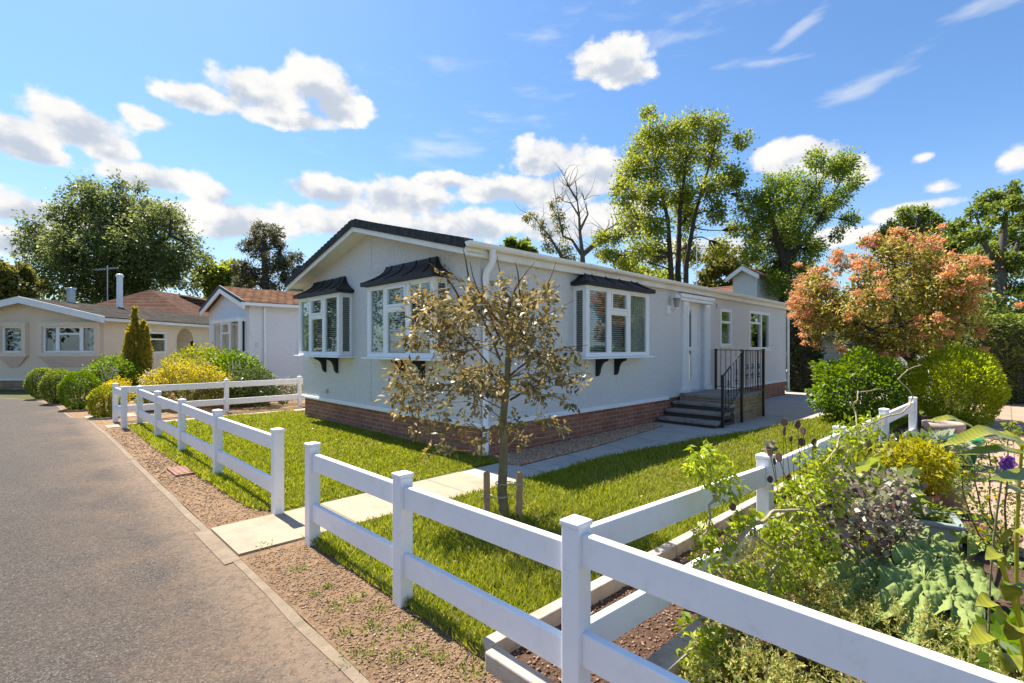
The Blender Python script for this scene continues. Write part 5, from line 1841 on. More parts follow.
def scatter(poly, n, dref=2.5, pw=1.6):
    """points in a plot-frame polygon, thinned with distance from the viewer"""
    a = np.array(poly)
    lo, hi = a.min(0), a.max(0)
    P = lo + (hi - lo) * rs.uniform(size=(n, 2))
    P = P[inpoly(P, poly)]
    x = CX + S2 * (P[:, 0] - P[:, 1])
    y = CY + S2 * (P[:, 0] + P[:, 1])
    dd = np.hypot(x, y)
    k = rs.uniform(size=len(P)) < np.minimum(1, (dref / dd) ** pw)
    return x[k], y[k], dd[k]


def blades(name, poly, n, z, h0, h1, mat, label, dref=2.6, pw=1.3, wid=0.0045):
    x, y, dd = scatter(poly, n, dref, pw)
    k = len(x)
    if name == 'dry_grass':
        f = np.sin(x * 2.3 + 1.0) * np.sin(y * 1.9 + 0.6) + 0.5 * np.sin(x * 5.1) * np.sin(y * 4.3)
        q = rs.uniform(size=k) < np.clip(0.25 + 0.9 * f, 0.05, 1)
        x, y, dd = x[q], y[q], dd[q]
        k = len(x)
    patch = 0.5 + 0.5 * np.sin(x * 3.1 + np.sin(y * 2.3) * 1.5) * np.sin(y * 2.7 + np.sin(x * 1.9))
    hgt = rs.uniform(h0, h1, k) * (0.6 + 0.55 * patch)
    a = rs.uniform(0, 6.28, k)
    w = wid * np.clip(dd / 2.6, 1, 5)
    lean = rs.normal(size=(k, 2)) * hgt[:, None] * 0.55
    V = np.empty((k, 3, 3))
    V[:, 0] = np.stack([x - np.cos(a) * w, y - np.sin(a) * w, np.full(k, z - 0.004)], 1)
    V[:, 1] = np.stack([x + np.cos(a) * w, y + np.sin(a) * w, np.full(k, z - 0.004)], 1)
    V[:, 2] = np.stack([x + lean[:, 0], y + lean[:, 1], z + hgt], 1)
    o = npobj(name, V.reshape(-1, 3), np.arange(3 * k).reshape(k, 3), mat)
    return tag(o, label, 'grass', kind='stuff')


side_poly = [(-2.86, -1.08), (-2.86, bed_v(-2.8) + 0.02), (9.4, bed_v(9.4)), (9.4, -2.28), (8, -2.18), (5.6, -1.88), (4.3, -1.69), (3.0, -1.41), (1.2, -1.13), (-1.0, -1.11)]
front_poly = [(-2.92, 0.1), (-2.78, -0.28), (0.02, -0.28), (0.02, 6.7), (-2.95, 6.7), (-3.0, 4.0), (-2.96, 2.0)]
blades('grass', side_poly, 210000, 0.034, 0.035, 0.075, M['grass'], 'short sunny lawn grass beside the side path', 2.8, 1.2)
blades('grass', front_poly, 190000, 0.034, 0.03, 0.06, M['grass'], 'short green lawn grass in front of the gable', 3.4, 1.3)
blades('dry_grass', side_poly, 90000, 0.034, 0.03, 0.07, M['dryg'], 'straw-coloured dry blades among the side lawn grass', 2.8, 1.3, 0.004)
blades('dry_grass', front_poly, 40000, 0.034, 0.03, 0.05, M['dryg'], 'straw-coloured dry blades among the front lawn grass', 3.4, 1.3, 0.004)


def pebbles(name, poly, n, z, s0, s1, mat, label, dref=2.6, pw=1.3, flat=0.6):
    x, y, dd = scatter(poly, n, dref, pw)
    k = len(x)
    s = rs.uniform(size=k) ** 2.2 * (s1 - s0) + s0
    s = s * np.clip(dd / 5.0, 1, 1.5)
    octa = np.array([(1, 0, 0), (0, 1, 0), (-1, 0, 0), (0, -1, 0), (0, 0, 1), (0, 0, -1)], float)
    fc_ = np.array([(0, 1, 4), (1, 2, 4), (2, 3, 4), (3, 0, 4), (1, 0, 5), (2, 1, 5), (3, 2, 5), (0, 3, 5)])
    V = octa[None] * s[:, None, None] * rs.uniform(0.55, 1.35, (k, 6, 1))
    a = rs.uniform(0, 6.28, k)
    ca, sa = np.cos(a)[:, None], np.sin(a)[:, None]
    vx = V[:, :, 0] * ca - V[:, :, 1] * sa * 0.75
    vy = V[:, :, 0] * sa + V[:, :, 1] * ca * 0.75
    tl = rs.normal(size=(k, 1)) * 0.35
    V = np.stack([vx + x[:, None], vy + y[:, None], V[:, :, 2] * flat + vx * tl + z + s[:, None] * 0.25], 2)
    Fq = (fc_[None] + (np.arange(k) * 6)[:, None, None]).reshape(-1, 3)
    o = npobj(name, V.reshape(-1, 3), Fq, mat)
    return tag(o, label, 'stones', kind='stuff')


pebbles('verge_stones', [(-3.29, -4.5), (-2.82, -4.5), (-2.82, -1.1), (-3.28, -1.1)], 13000, 0.014, 0.002, 0.011, M['stones'], 'small stones and dry crumbs strewn over the near verge', 2.4, 1.0)
pebbles('verge_stones', [(-3.29, -0.25), (-2.82, -0.25), (-2.82, 6.6), (-3.29, 6.6)], 12000, 0.014, 0.003, 0.012, M['stones'], 'small stones and dry crumbs strewn over the far verge', 3.5, 1.2)
pebbles('bark_chips', [(-2.76, -3.18), (-2.76, -4.4), (3.0, -4.5), (4.5, -3.45), (4.5, -3.36)], 30000, 0.012, 0.004, 0.017, M['chips'], 'brown bark chips covering the flower strip', 2.6, 1.0, 0.45)
pebbles('gravel', [(-0.05, -0.28), (0.0, -0.58), (1.6, -0.57), (4.05, -0.33), (4.28, 0.0), (-0.05, 0.0)], 16000, 0.022, 0.010, 0.024, M['gravel'], 'brown gravel margin along the brick skirting', 6, 1.0, 0.7)
pebbles('road_grit', [(-5.4, -4), (-3.38, -4), (-3.38, 5), (-4.2, 5)], 9000, 0.006, 0.002, 0.006, M['stones'], 'scattered pale grit on the edge of the road', 2.4, 1.2)

# a few fallen leaves and pale flecks on the grass
x, y, dd = scatter(side_poly, 420, 3.0, 0.8)
x2, y2, dd2 = scatter(front_poly, 160, 4.0, 0.8)
P = np.stack([np.concatenate([x, x2]), np.concatenate([y, y2]), np.full(len(x) + len(x2), 0.075)], 1)
V, Fq = leaves(P, 0.030, 0.6, None, 1, 3.0)
o = npobj('fallen_leaves', V, Fq, M['l_tan'])
tag(o, 'scattered dry fallen leaves lying on the lawn', 'leaves', kind='stuff')

# weeds on the verge
Ps, Ds = [], []
for (px, py, r) in ((354, 602, 0.05), (378, 612, 0.07), (404, 634, 0.09), (358, 659, 0.10), (472, 676, 0.10), (265, 549, 0.07), (335, 611, 0.05), (345, 636, 0.04), (300, 572, 0.05),
                    (420, 655, 0.05), (372, 632, 0.06), (316, 596, 0.04), (441, 664, 0.05), (233, 487, 0.08), (205, 470, 0.07), (328, 590, 0.03), (395, 665, 0.06), (182, 440, 0.06), (258, 512, 0.04)):
    g = G(px, py)
    k = int(800 * r)
    o = rs.normal(size=(k, 3)) * np.array([r * 0.5, r * 0.5, 0])
    Ps.append(np.array([g[0], g[1], 0.018]) + o)
    Ds.append(np.stack([o[:, 0] / r, o[:, 1] / r, np.full(k, 0.9)], 1))
V, Fq = leaves(np.vstack(Ps), 0.026, 0.3, np.vstack(Ds), 0.8)
o = npobj('verge_weeds', V, Fq, M['l_mid'])
tag(o, 'low green weed tufts coming up in the sandy verge', 'weeds', kind='stuff')
# ------------------------------------------------------------------ planted garden on the right
def twisty(mb, pts, r0, r1, amp, turns, n=40, k=7):
    """a contorted stem following waypoints"""
    P = [Vector(p) for p in pts]
    seg = len(P) - 1
    out, rad = [], []
    ph = rnd.uniform(0, 6.28)
    for i in range(n + 1):
        t = i / n * seg
        j = min(int(t), seg - 1)
        f = t - j
        p0, p1, p2, p3 = P[max(j - 1, 0)], P[j], P[j + 1], P[min(j + 2, seg)]
        q = 0.5 * ((2 * p1) + (p2 - p0) * f + (2 * p0 - 5 * p1 + 4 * p2 - p3) * f * f + (3 * p1 - p0 - 3 * p2 + p3) * f ** 3)
        a = ph + 2 * math.pi * turns * i / n
        e = amp * min(1, i / 6) * (0.7 + 0.3 * math.sin(i * 0.9))
        out.append(q + Vector((math.cos(a) * e, math.sin(a) * e, math.sin(a * 1.3 + 1) * e * 0.7)))
        rad.append(r0 + (r1 - r0) * i / n)
    mb.tube(out, rad, k)
    return out


g = G(722, 684)
base = Vector((g[0], g[1], 0))
root = empty('contorted_hazel', base, 0, 'contorted shrub with corkscrew stems and bright green leaf tufts behind the near rail', 'shrub')
mb = MB()
rel = lambda *a: Vector(A(*a)) - base
ways = [
    [Vector((0, 0, -0.03)), rel(726, 657, 2.25), rel(732, 649, 2.27), rel(749, 645, 2.27), rel(750, 632, 2.33), rel(738, 618, 2.38), rel(724, 580, 2.4), rel(724, 552, 2.4), rel(735, 546, 2.42), rel(752, 526, 2.46), rel(763, 520, 2.5), rel(779, 513, 2.55), rel(797, 508, 2.6)],
    [rel(735, 546, 2.42), rel(745, 530, 2.5), rel(792, 505, 2.7), rel(809, 480, 2.8), rel(825, 463, 2.9), rel(838, 443, 3.0), rel(847, 432, 3.05)],
    [rel(732, 600, 2.4), rel(712, 560, 2.42), rel(707, 520, 2.45), rel(716, 490, 2.5), rel(709, 462, 2.55)],
    [rel(750, 630, 2.33), rel(768, 590, 2.4), rel(776, 560, 2.5), rel(784, 535, 2.6), rel(796, 510, 2.65), rel(812, 490, 2.7)],
    [rel(797, 508, 2.6), rel(826, 500, 2.75), rel(850, 450, 3.0), rel(856, 414, 3.1), rel(855, 398, 3.1), rel(864, 391, 3.12), rel(884, 390, 3.15)],
    [rel(847, 440, 3.0), rel(880, 420, 3.2), rel(914, 402, 3.3), rel(901, 383, 3.3), rel(905, 371, 3.3), rel(920, 366, 3.3)],
    [rel(752, 526, 2.46), rel(768, 545, 2.5), rel(800, 540, 2.6), rel(830, 520, 2.75)],
    [rel(700, 665, 2.2), rel(690, 650, 2.2), rel(700, 636, 2.2)],
]
thick = [(0.020, 0.008), (0.011, 0.005), (0.010, 0.004), (0.012, 0.004), (0.007, 0.0025), (0.006, 0.0025), (0.006, 0.003), (0.006, 0.003)]
for wv, (r0, r1), tn in zip(ways, thick, (5, 4, 4, 5, 4, 4, 3, 2)):
    twisty(mb, wv, r0, r1, 0.016, tn, 56)
mb.build('stem', M['twistbark'], root)
tufts = [(712, 470, 20, 2.55), (726, 488, 14, 2.5), (702, 456, 11, 2.55), (693, 470, 8, 2.5), (708, 560, 17, 2.4), (722, 540, 12, 2.42), (704, 535, 10, 2.45), (790, 496, 15, 2.7), (815, 462, 17, 2.85),
         (800, 520, 17, 2.6), (842, 448, 13, 3.0), (780, 545, 18, 2.55), (822, 540, 17, 2.7), (700, 655, 19, 2.2), (690, 672, 13, 2.2), (712, 640, 12, 2.22), (760, 600, 18, 2.4), (850, 430, 12, 3.05),
         (775, 530, 12, 2.5), (745, 522, 9, 2.5), (805, 490, 16, 2.7), (835, 500, 14, 2.75), (870, 425, 10, 3.15), (780, 575, 16, 2.45), (810, 560, 16, 2.6), (745, 575, 12, 2.42), (730, 660, 10, 2.2),
         (826, 480, 14, 2.8)]
Ps, Ds = [], []
for (px, py, r, dd) in tufts:
    c = np.array(rel(px, py, dd))
    rr = r * dd / F
    k = int(45 + 4.6 * r)
    o, _d = ball(k, 0.1)
    Ps.append(c + o * rr)
    Ds.append(_d + np.array([0, 0, -0.1]))
V, Fq = leaves(np.vstack(Ps), 0.042, 0.36, np.vstack(Ds), 1.4, 0.6, 0.18, 0.4)
npobj('foliage', V, Fq, M['l_contort'], root)

# purple-leaved plant with dark seed heads
base = Vector((2.2, 3.15, 0))
root = empty('purple_leaved_plant', base, 0, 'plant with dull purple and silvery round leaves beside the trough', 'plant')
rel = lambda *a: Vector(A(*a)) - base
Ps = []
for (px, py, r, dd) in ((850, 500, 20, 2.95), (872, 490, 22, 3.1), (895, 500, 18, 3.2), (835, 520, 16, 2.85), (880, 520, 18, 3.0), (905, 530, 14, 3.05), (860, 540, 16, 2.9), (835, 480, 12, 2.9), (900, 480, 12, 3.3), (770, 440, 4, 3.0), (890, 545, 12, 2.95), (815, 500, 10, 2.8)):
    o, _d = ball(int(r * 7), 0.05)
    Ps.append(np.array(rel(px, py + 6, dd)) + o * r * 1.4 * dd / F)
V, Fq = leaves(np.vstack(Ps), 0.043, 0.85, None, 1, 0.8)
npobj('foliage', V, Fq, M['l_purple'], root)
mb = MB()
for k in range(16):
    a = rnd.uniform(0, 6.28)
    mb.tube(curve3((math.cos(a) * 0.05, math.sin(a) * 0.05, -0.02), (math.cos(a) * 0.3, math.sin(a) * 0.25, rnd.uniform(0.3, 0.62)), 0.05, 0.1), [0.006, 0.005, 0.004, 0.004, 0.003], 5)
mb.build('stem', M['twig'], root)
base = Vector((1.75, 2.95, 0))
root = empty('seed_head_stalks', base, 0, 'thin bare stalks carrying flat dark purple seed heads by the garden fence', 'plant')
rel = lambda *a: Vector(A(*a)) - base
mb = MB()
for (cx_, cy_) in ((475, 55), (475, 95), (535, 65), (505, 130), (560, 95), (555, 145), (610, 145), (615, 180), (410, 195), (450, 215), (430, 235), (410, 315), (495, 310), (505, 370), (240, 440), (280, 480), (235, 495)):
    px, py = 680 + cx_ / 4.556, 410 + cy_ / 4.556
    q = rel(px, py, 2.95 + rnd.uniform(-0.12, 0.12))
    mb.tube(curve3((rnd.uniform(-.06, .06), rnd.uniform(-.06, .06), -0.02), q, 0.04, 0.05, 7), 0.0022, 4)
    r_ = rnd.uniform(0.012, 0.022)
    tx, tz = rnd.uniform(-0.5, 0.5), rnd.uniform(0, 3.1)
    vs = [q + Vector((math.cos(a) * r_ * math.cos(tz), math.cos(a) * r_ * math.sin(tz), math.sin(a) * r_ * 1.3)) for a in np.linspace(0, 2 * math.pi, 11)[:-1]]
    nrm = Vector((-math.sin(tz), math.cos(tz), 0)) * 0.004
    hd = MB()
    hd.add([v + nrm for v in vs] + [v - nrm for v in vs], [tuple(range(10)), tuple(range(19, 9, -1))] + [(i, (i + 1) % 10, 10 + (i + 1) % 10, 10 + i) for i in range(10)])
    hd.build('seed_head', M['seed'], root)
mb.build('stalk', M['twig'], root)

# spreading juniper in the near corner
base = Vector((1.45, 2.35, 0))
root = empty('spreading_juniper', base, 0, 'low spreading yellow-green juniper filling the corner behind the near rail', 'shrub')
Ps, Ds = [], []
for (x, y, rx, ry, h) in ((0.98, 2.05, 0.26, 0.22, 0.20), (1.25, 2.35, 0.36, 0.30, 0.27), (1.55, 2.60, 0.36, 0.32, 0.30), (1.80, 2.25, 0.36, 0.32, 0.27), (1.55, 1.95, 0.40, 0.30, 0.22), (1.95, 2.00, 0.34, 0.26, 0.22),
                          (1.50, 2.95, 0.30, 0.26, 0.30), (1.22, 1.75, 0.34, 0.24, 0.18), (1.95, 2.65, 0.26, 0.26, 0.26), (2.10, 1.75, 0.34, 0.24, 0.20), (1.70, 1.6, 0.36, 0.24, 0.18)):
    k = 420
    o, _d = ball(k, 0.86)
    o[:, 2] = np.abs(o[:, 2])
    _d[:, 2] = np.abs(_d[:, 2])
    C = np.array([x, y, 0]) - np.array(base) + o * np.array([rx, ry, h]) * rs.uniform(0.85, 1.12, (k, 1))
    for j in range(k):            # a sprig of short needles
        m_ = 12
        ax = _d[j] + np.array([0, 0, 0.35]) + rs.normal(size=3) * 0.35
        ax /= np.linalg.norm(ax)
        t = rs.uniform(-0.02, 0.055, (m_, 1))
        Ps.append(C[j] + ax * t)
        Ds.append(np.tile(ax, (m_, 1)) * 0.9 + unit(rs.normal(size=(m_, 3))) * 0.9)
V, Fq = leaves(np.vstack(Ps), 0.021, 0.34, np.vstack(Ds), 0.3, 0.3, 0.05, 0.05)
npobj('foliage', V, Fq, M['l_juniper'], root)
mb = MB()
for k in range(26):
    a = rnd.uniform(0, 6.28)
    rr = rnd.uniform(0.25, 0.65)
    mb.tube(curve3((0, 0, -0.02), (math.cos(a) * rr, math.sin(a) * rr, rnd.uniform(0.05, 0.16)), 0.1, 0.1), [0.014, 0.011, 0.008, 0.006, 0.004], 5)
mb.build('stem', M['twig'], root)


def bigleaf(mb, base, tip, nrm, width, waves=7, wave=0.03, heart=0.18, cup=0.08, nu=52, nv=14, droop=0.1):
    """broad leaf blade with radiating folds and a wavy rim, given some thickness by its curl"""
    base, tip = Vector(base), Vector(tip)
    ax = tip - base
    L = ax.length
    ax.normalize()
    nrm = Vector(nrm)
    nrm = (nrm - ax * nrm.dot(ax)).normalized()
    sd = ax.cross(nrm)
    ph = rnd.uniform(0, 6.28)
    vs = []
    for i in range(nu + 1):
        th = -math.pi + 2 * math.pi * i / nu
        # outline in polar form about the leaf base
        rad = (0.5 + 0.5 * math.cos(th)) ** 0.55 * (1 - heart) + heart
        rad *= 1 + 0.11 * math.sin(waves * th + ph) + 0.04 * math.sin(19 * th)
        for j in range(nv + 1):
            r = rad * j / nv
            x = r * math.cos(th) * L
            y = r * math.sin(th) * width * 1.25
            rr = j / nv
            z = wave * rr * math.cos(waves * th * 1.5 + ph) + wave * 0.6 * rr * rr * math.sin(13 * th + ph) - droop * L * rr * rr + cup * L * rr * (1 - rr) * 1.2 + wave * 0.25 * math.sin(r * 26 + th * 3)
            vs.append(base + ax * x + sd * y + nrm * z)
    fs = []
    for i in range(nu):
        for j in range(nv):
            a = i * (nv + 1) + j
            fs.append((a, a + 1, a + nv + 2, a + nv + 1))
    mb.add(vs, fs, 0, True)


m, nt, nd, lk, bs = nodes_of('rhubarb_blade')
co = objco(nt)
col = ramp(nt, noise(nt, co, 5, 6, 0.6), [(0.3, (0.15, 0.205, 0.045)), (0.7, (0.25, 0.305, 0.095))])
vo = nd.new('ShaderNodeTexVoronoi')
vo.feature = 'DISTANCE_TO_EDGE'
vo.inputs['Scale'].default_value = 30
lk.new(co, vo.inputs['Vector'])
col = mixc(nt, maprange(nt, vo.outputs['Distance'], 0.0, 0.05, 0.4, 0.0), col, (0.36, 0.40, 0.18))
lk.new(col, bs.inputs['Base Color'])
bs.inputs['Roughness'].default_value = 0.7
bs.inputs['Specular IOR Level'].default_value = 0.2
bump(nt, bs, mth(nt, 'ADD', vo.outputs['Distance'], noise(nt, co, 30, 4)), 0.6, 0.01)
M['rhub'] = m

base = Vector((2.35, 2.72, 0))
root = empty('rhubarb', base, 0, 'clump of huge crinkled grey-green leaves in front of the trough', 'plant')
st_ = MB()
for (bx, by, tx, ty, wpx, db, dt, nz) in ((932, 528, 952, 590, 0.24, 2.95, 2.45, (0, -0.55, 1)), (905, 548, 880, 590, 0.22, 2.85, 2.55, (-0.25, -0.5, 1)), (960, 545, 985, 583, 0.20, 2.85, 2.55, (0.3, -0.55, 1)),
                                       (925, 565, 905, 618, 0.20, 2.6, 2.25, (-0.1, -0.6, 1)), (985, 530, 1008, 552, 0.20, 2.9, 2.7, (0.25, -0.5, 1)), (880, 545, 835, 585, 0.2, 2.85, 2.6, (-0.3, -0.4, 1)), (950, 580, 972, 620, 0.17, 2.5, 2.25, (0.1, -0.6, 1))):
    mb = MB()
    pb = Vector(A(bx, by + 14, db)) - base
    pt = Vector(A(tx, ty + 8, dt)) - base
    bigleaf(mb, pb, pt, nz, wpx * 0.8, heart=0.34, wave=0.032)
    mb.build('leaf', M['rhub'], root)
    st_.tube(curve3((rnd.uniform(-.05, .05), rnd.uniform(-.05, .05), 0), pb, 0.06, 0.05), [0.014, 0.012, 0.011, 0.010, 0.008], 7)
st_.build('stalk', pm('rhubarb_stalk', (0.28, 0.12, 0.07), (0.20, 0.22, 0.06), 6, 0.5), root)

# yellow-green broad-leaved lily and mauve flower at the right edge
m, nt, nd, lk, bs = nodes_of('canna_blade')
co = objco(nt)
wv = nd.new('ShaderNodeTexWave')
wv.inputs['Scale'].default_value = 18
wv.inputs['Distortion'].default_value = 1.0
lk.new(co, wv.inputs['Vector'])
col = mixc(nt, wv.outputs['Fac'], (0.22, 0.23, 0.018), (0.30, 0.29, 0.03))
col = mixc(nt, maprange(nt, noise(nt, co, 8, 5), 0.5, 0.7, 0, 0.7), col, (0.10, 0.16, 0.015))
lk.new(col, bs.inputs['Base Color'])
bs.inputs['Roughness'].default_value = 0.35
M['cannab'] = m


def lance(mb, pts, w, nrm=(0, -0.5, 1)):
    n = 14
    P = [Vector(p) for p in pts]
    seg = len(P) - 1
    vs = []
    for i in range(n + 1):
        t = i / n * seg
        j = min(int(t), seg - 1)
        q = P[j].lerp(P[j + 1], t - j)
        dr_ = (P[j + 1] - P[j]).normalized()
        nn = (Vector(nrm) - dr_ * Vector(nrm).dot(dr_)).normalized()
        sd = dr_.cross(nn)
        ww_ = w * (math.sin(math.pi * min(1, (i / n) ** 0.8)) ** 0.8) + 0.001
        e = 0.10 * w * math.sin(i * 1.3)
        vs += [q + sd * ww_ + nn * (0.3 * ww_ + e), q, q - sd * ww_ + nn * (0.3 * ww_ - e)]
    fs = []
    for i in range(n):
        for k in (0, 1):
            fs.append((3 * i + k, 3 * i + k + 1, 3 * i + 4 + k, 3 * i + 3 + k))
    mb.add(vs, fs, 0, True)


base = Vector((1.93, 1.80, 0))
root = empty('canna_lily', base, 0, 'tall plant with broad yellow-green lance leaves leaning in at the right edge', 'plant')
rel = lambda *a: Vector(A(*a)) - base
mb = MB()
mb.tube(curve3((0, 0, 0), rel(1022, 445, 1.75), 0.0, 0.05, 8), [0.008, 0.008, 0.007, 0.007, 0.006, 0.006, 0.005, 0.005], 7)
mb.tube(curve3((0.05, 0, 0), rel(1000, 560, 1.72), 0.0, 0.05, 6), 0.008, 6)
mb.build('stem', M['l_lime'], root)
for pts, w in (([rel(1030, 446, 1.75), rel(985, 431, 1.72), rel(940, 447, 1.68)], 0.026), ([rel(1028, 452, 1.75), rel(1010, 436, 1.8), rel(972, 430, 1.85)], 0.02),
               ([rel(1030, 455, 1.75), rel(1000, 449, 1.7), rel(958, 455, 1.66)], 0.022), ([rel(975, 428, 1.9), rel(950, 418, 1.9), rel(928, 421, 1.9)], 0.016),
               ([rel(1030, 470, 1.7), rel(1010, 478, 1.65), rel(990, 480, 1.6)], 0.024), ([rel(1035, 500, 1.7), rel(1020, 490, 1.65), rel(1005, 488, 1.62)], 0.02),
               ([rel(1004, 600, 1.75), rel(1012, 585, 1.7), rel(1028, 590, 1.65)], 0.03), ([rel(1004, 620, 1.75), rel(990, 600, 1.7), rel(976, 606, 1.68)], 0.028),
               ([rel(1006, 655, 1.75), rel(985, 632, 1.7), rel(970, 645, 1.66)], 0.032), ([rel(1008, 570, 1.75), rel(996, 552, 1.7), rel(986, 560, 1.66)], 0.024), ([rel(1008, 640, 1.75), rel(1020, 628, 1.7), rel(1034, 640, 1.66)], 0.03),
               ([rel(1002, 670, 1.75), rel(1010, 655, 1.7), rel(1020, 672, 1.66)], 0.03), ([rel(1000, 545, 1.75), rel(1015, 530, 1.7), rel(1030, 538, 1.66)], 0.022)):
    mb = MB()
    lance(mb, pts, w)
    mb.build('leaf', M['cannab'], root)
base = Vector((1.98, 2.05, 0))
root = empty('mauve_flower', base, 0, 'single purple flower on a wiry stem below the yellow-green leaves', 'flower')
q = Vector(A(1004, 463, 1.98)) - base
mb = MB()
for k in range(7):
    a = k / 7 * 6.283
    dv = Vector((math.cos(a), -0.25, math.sin(a)))
    lance(mb, [q, q + dv * 0.022, q + dv * 0.036 + Vector((0, -0.012, -0.004))], 0.015, (0, -1, 0.3))
mb.build('petal', M['l_flower'], root)
mb = MB()
mb.tube(curve3((0, 0, 0), q, 0, 0.05, 7), 0.004, 5)
mb.build('stem', M['bark'], root)

# wiry shrub with yellow flecks
base = Vector((2.62, 2.75, 0))
root = empty('potentilla_shrub', base, 0, 'wiry shrub with tiny leaves and yellow flecks at the right edge of the paving', 'shrub')
rel = lambda *a: Vector(A(*a)) - base
mb = MB()
Ps = []
for pts in ([(1004, 555, 2.7), (985, 520, 2.6), (975, 480, 2.55), (958, 452, 2.5)], [(1004, 555, 2.7), (992, 515, 2.6), (990, 470, 2.6), (985, 440, 2.6)], [(1006, 555, 2.7), (1005, 500, 2.6), (1008, 450, 2.6), (1012, 425, 2.6)],
            [(1000, 555, 2.7), (978, 535, 2.6), (966, 500, 2.55), (962, 470, 2.5)], [(1006, 555, 2.7), (1018, 510, 2.65), (1018, 470, 2.6)]):
    P = [Vector((0, 0, 0))] + [rel(*p) for p in pts]
    out = twisty(mb, P, 0.007, 0.002, 0.008, 2, 30, 5)
    for p in out[10:]:
        k = 12
        Ps.append(np.array(p) + rs.normal(size=(k, 3)) * 0.022)
mb.build('stem', M['twig'], root)
V, Fq = leaves(np.vstack(Ps), 0.024, 0.5)
npobj('foliage', V, Fq, M['l_mid'], root)
P = np.vstack(Ps)[rs.randint(0, 12 * 100, 60)]
V, Fq = leaves(P, 0.028, 0.8)
npobj('flowers', V, Fq, M['l_yellow'], root)


# containers
def pot(name, x, y, r0, r1, h, mat, label, cat='pot', rim=0.018, soil_=True):
    root = empty(name, (x, y, 0.018), 0, label, cat)
    mb = MB()
    mb.lathe([(0.0, 0.0), (r0, 0.0), (r1, h * 0.8), (r1 + rim * 0.4, h * 0.8), (r1 + rim, h * 0.82), (r1 + rim, h), (r1 - 0.004, h), (r1 - 0.016, h * 0.86)], 24)
    mb.build('pot_wall', mat, root)
    mb = MB()
    mb.lathe([(r1 - 0.014, h * 0.87), (r1 * 0.5, h * 0.9), (0.0, h * 0.9)], 20)
    mb.build('compost', M['bed_soil'], root)
    return root


pot('plant_pot', 3.48, 4.28, 0.11, 0.15, 0.24, M['terracotta'], 'terracotta pot behind the trough under the yellow shrub')
pot('plant_pot', 3.88, 4.42, 0.10, 0.15, 0.29, M['potwhite'], 'pale stained pot standing on the paving right of the yellow shrub')
pot('plant_pot', 3.52, 3.68, 0.12, 0.18, 0.12, M['terracotta'], 'shallow terracotta bowl on the paving right of the trough')
pot('plant_pot', 5.05, 5.85, 0.10, 0.14, 0.26, M['terracotta'], 'small terracotta pot near the green tub')
pot('plant_pot', 6.1, 7.0, 0.16, 0.22, 0.42, M['potwhite'], 'large pale pot at the end of the garden fence')
pot('garden_tub', 5.55, 6.2, 0.17, 0.25, 0.36, M['greenplastic'], 'green plastic tub at the edge of the paving')
bush('golden_shrub', 3.48, 4.26, 0.27, 0.25, 0.46, 2600, 0.05, 0.4, M['l_limegold'], 'bushy yellow-leaved shrub growing in the terracotta pot', z0=0.24, inner=0.3, stem=False)
bush('lavender_plant', 3.88, 4.42, 0.14, 0.14, 0.16, 500, 0.04, 0.3, M['l_olive'], 'small plant in the pale stained pot', z0=0.27, inner=0.2, stem=False)
bush('hosta_plant', 5.05, 5.85, 0.22, 0.22, 0.22, 160, 0.14, 0.6, M['l_grey'], 'silvery leaves spilling from the small terracotta pot', z0=0.22, inner=0.2, stem=False)
bush('hosta_plant', 2.75, 3.9, 0.32, 0.25, 0.45, 150, 0.17, 0.6, M['l_mid'], 'broad green leaves behind the purple-leaved plant', z0=0.12, inner=0.2, stem=False)
bush('fern_plant', 2.95, 4.35, 0.45, 0.3, 0.62, 900, 0.10, 0.3, M['l_lime'], 'feathery light green plant between fence and trough', inner=0.3)
bush('sedge_plant', 3.6, 5.0, 0.55, 0.3, 0.50, 900, 0.09, 0.35, M['l_olive'], 'low mixed green plant along the foot of the garden fence', inner=0.3)
bush('sedge_plant', 4.55, 5.75, 0.5, 0.3, 0.48, 800, 0.09, 0.45, M['l_mid'], 'leafy green plant by the far fence post', inner=0.3)
bush('strawberry_plant', 2.2, 2.05, 0.3, 0.25, 0.30, 200, 0.10, 0.6, M['l_shrub'], 'low dark green leafy plant under the rhubarb at the right edge', inner=0.3)
bush('strawberry_plant', 1.95, 3.35, 0.42, 0.25, 0.42, 600, 0.08, 0.4, M['l_contort'], 'light green plant at the foot of the twisted shrub', inner=0.3)
bush('strawberry_plant', 0.96, 2.55, 0.10, 0.10, 0.10, 90, 0.045, 0.5, M['l_shrub'], 'tiny green seedling on the bark chips by the sleeper', inner=0.2, stem=False)

# trough
corner = Vector((3.18, 3.46, 0.018))
ang = math.atan2(0.532, -0.847)
root = empty('planting_trough', corner, ang, 'grey-green plastic planting trough with a thick rim', 'trough')
Lx, Wy, hh = 0.78, -0.36, 0.22
mb = MB()
t = 0.03
mb.box(0.02, Lx - 0.02, -0.02, -0.035, 0, hh - 0.03)
mb.box(0.02, Lx - 0.02, Wy + 0.035, Wy + 0.02, 0, hh - 0.03)
mb.box(0.02, 0.035, -0.0351, Wy + 0.0351, 0, hh - 0.03)
mb.box(Lx - 0.035, Lx - 0.02, -0.0351, Wy + 0.0351, 0, hh - 0.03)
mb.box(0.0, Lx, 0, -0.045, hh - 0.03, hh)
mb.box(0.0, Lx, Wy, Wy + 0.045, hh - 0.03, hh)
mb.box(0.0, 0.045, -0.045, Wy + 0.045, hh - 0.03, hh)
mb.box(Lx - 0.045, Lx, -0.045, Wy + 0.045, hh - 0.03, hh)
mb.build('trough_wall', M['trough'], root, 0.01)
mb = MB()
mb.box(0.036, Lx - 0.036, -0.036, Wy + 0.036, 0.01, hh - 0.06)
mb.build('compost', M['bed_soil'], root)
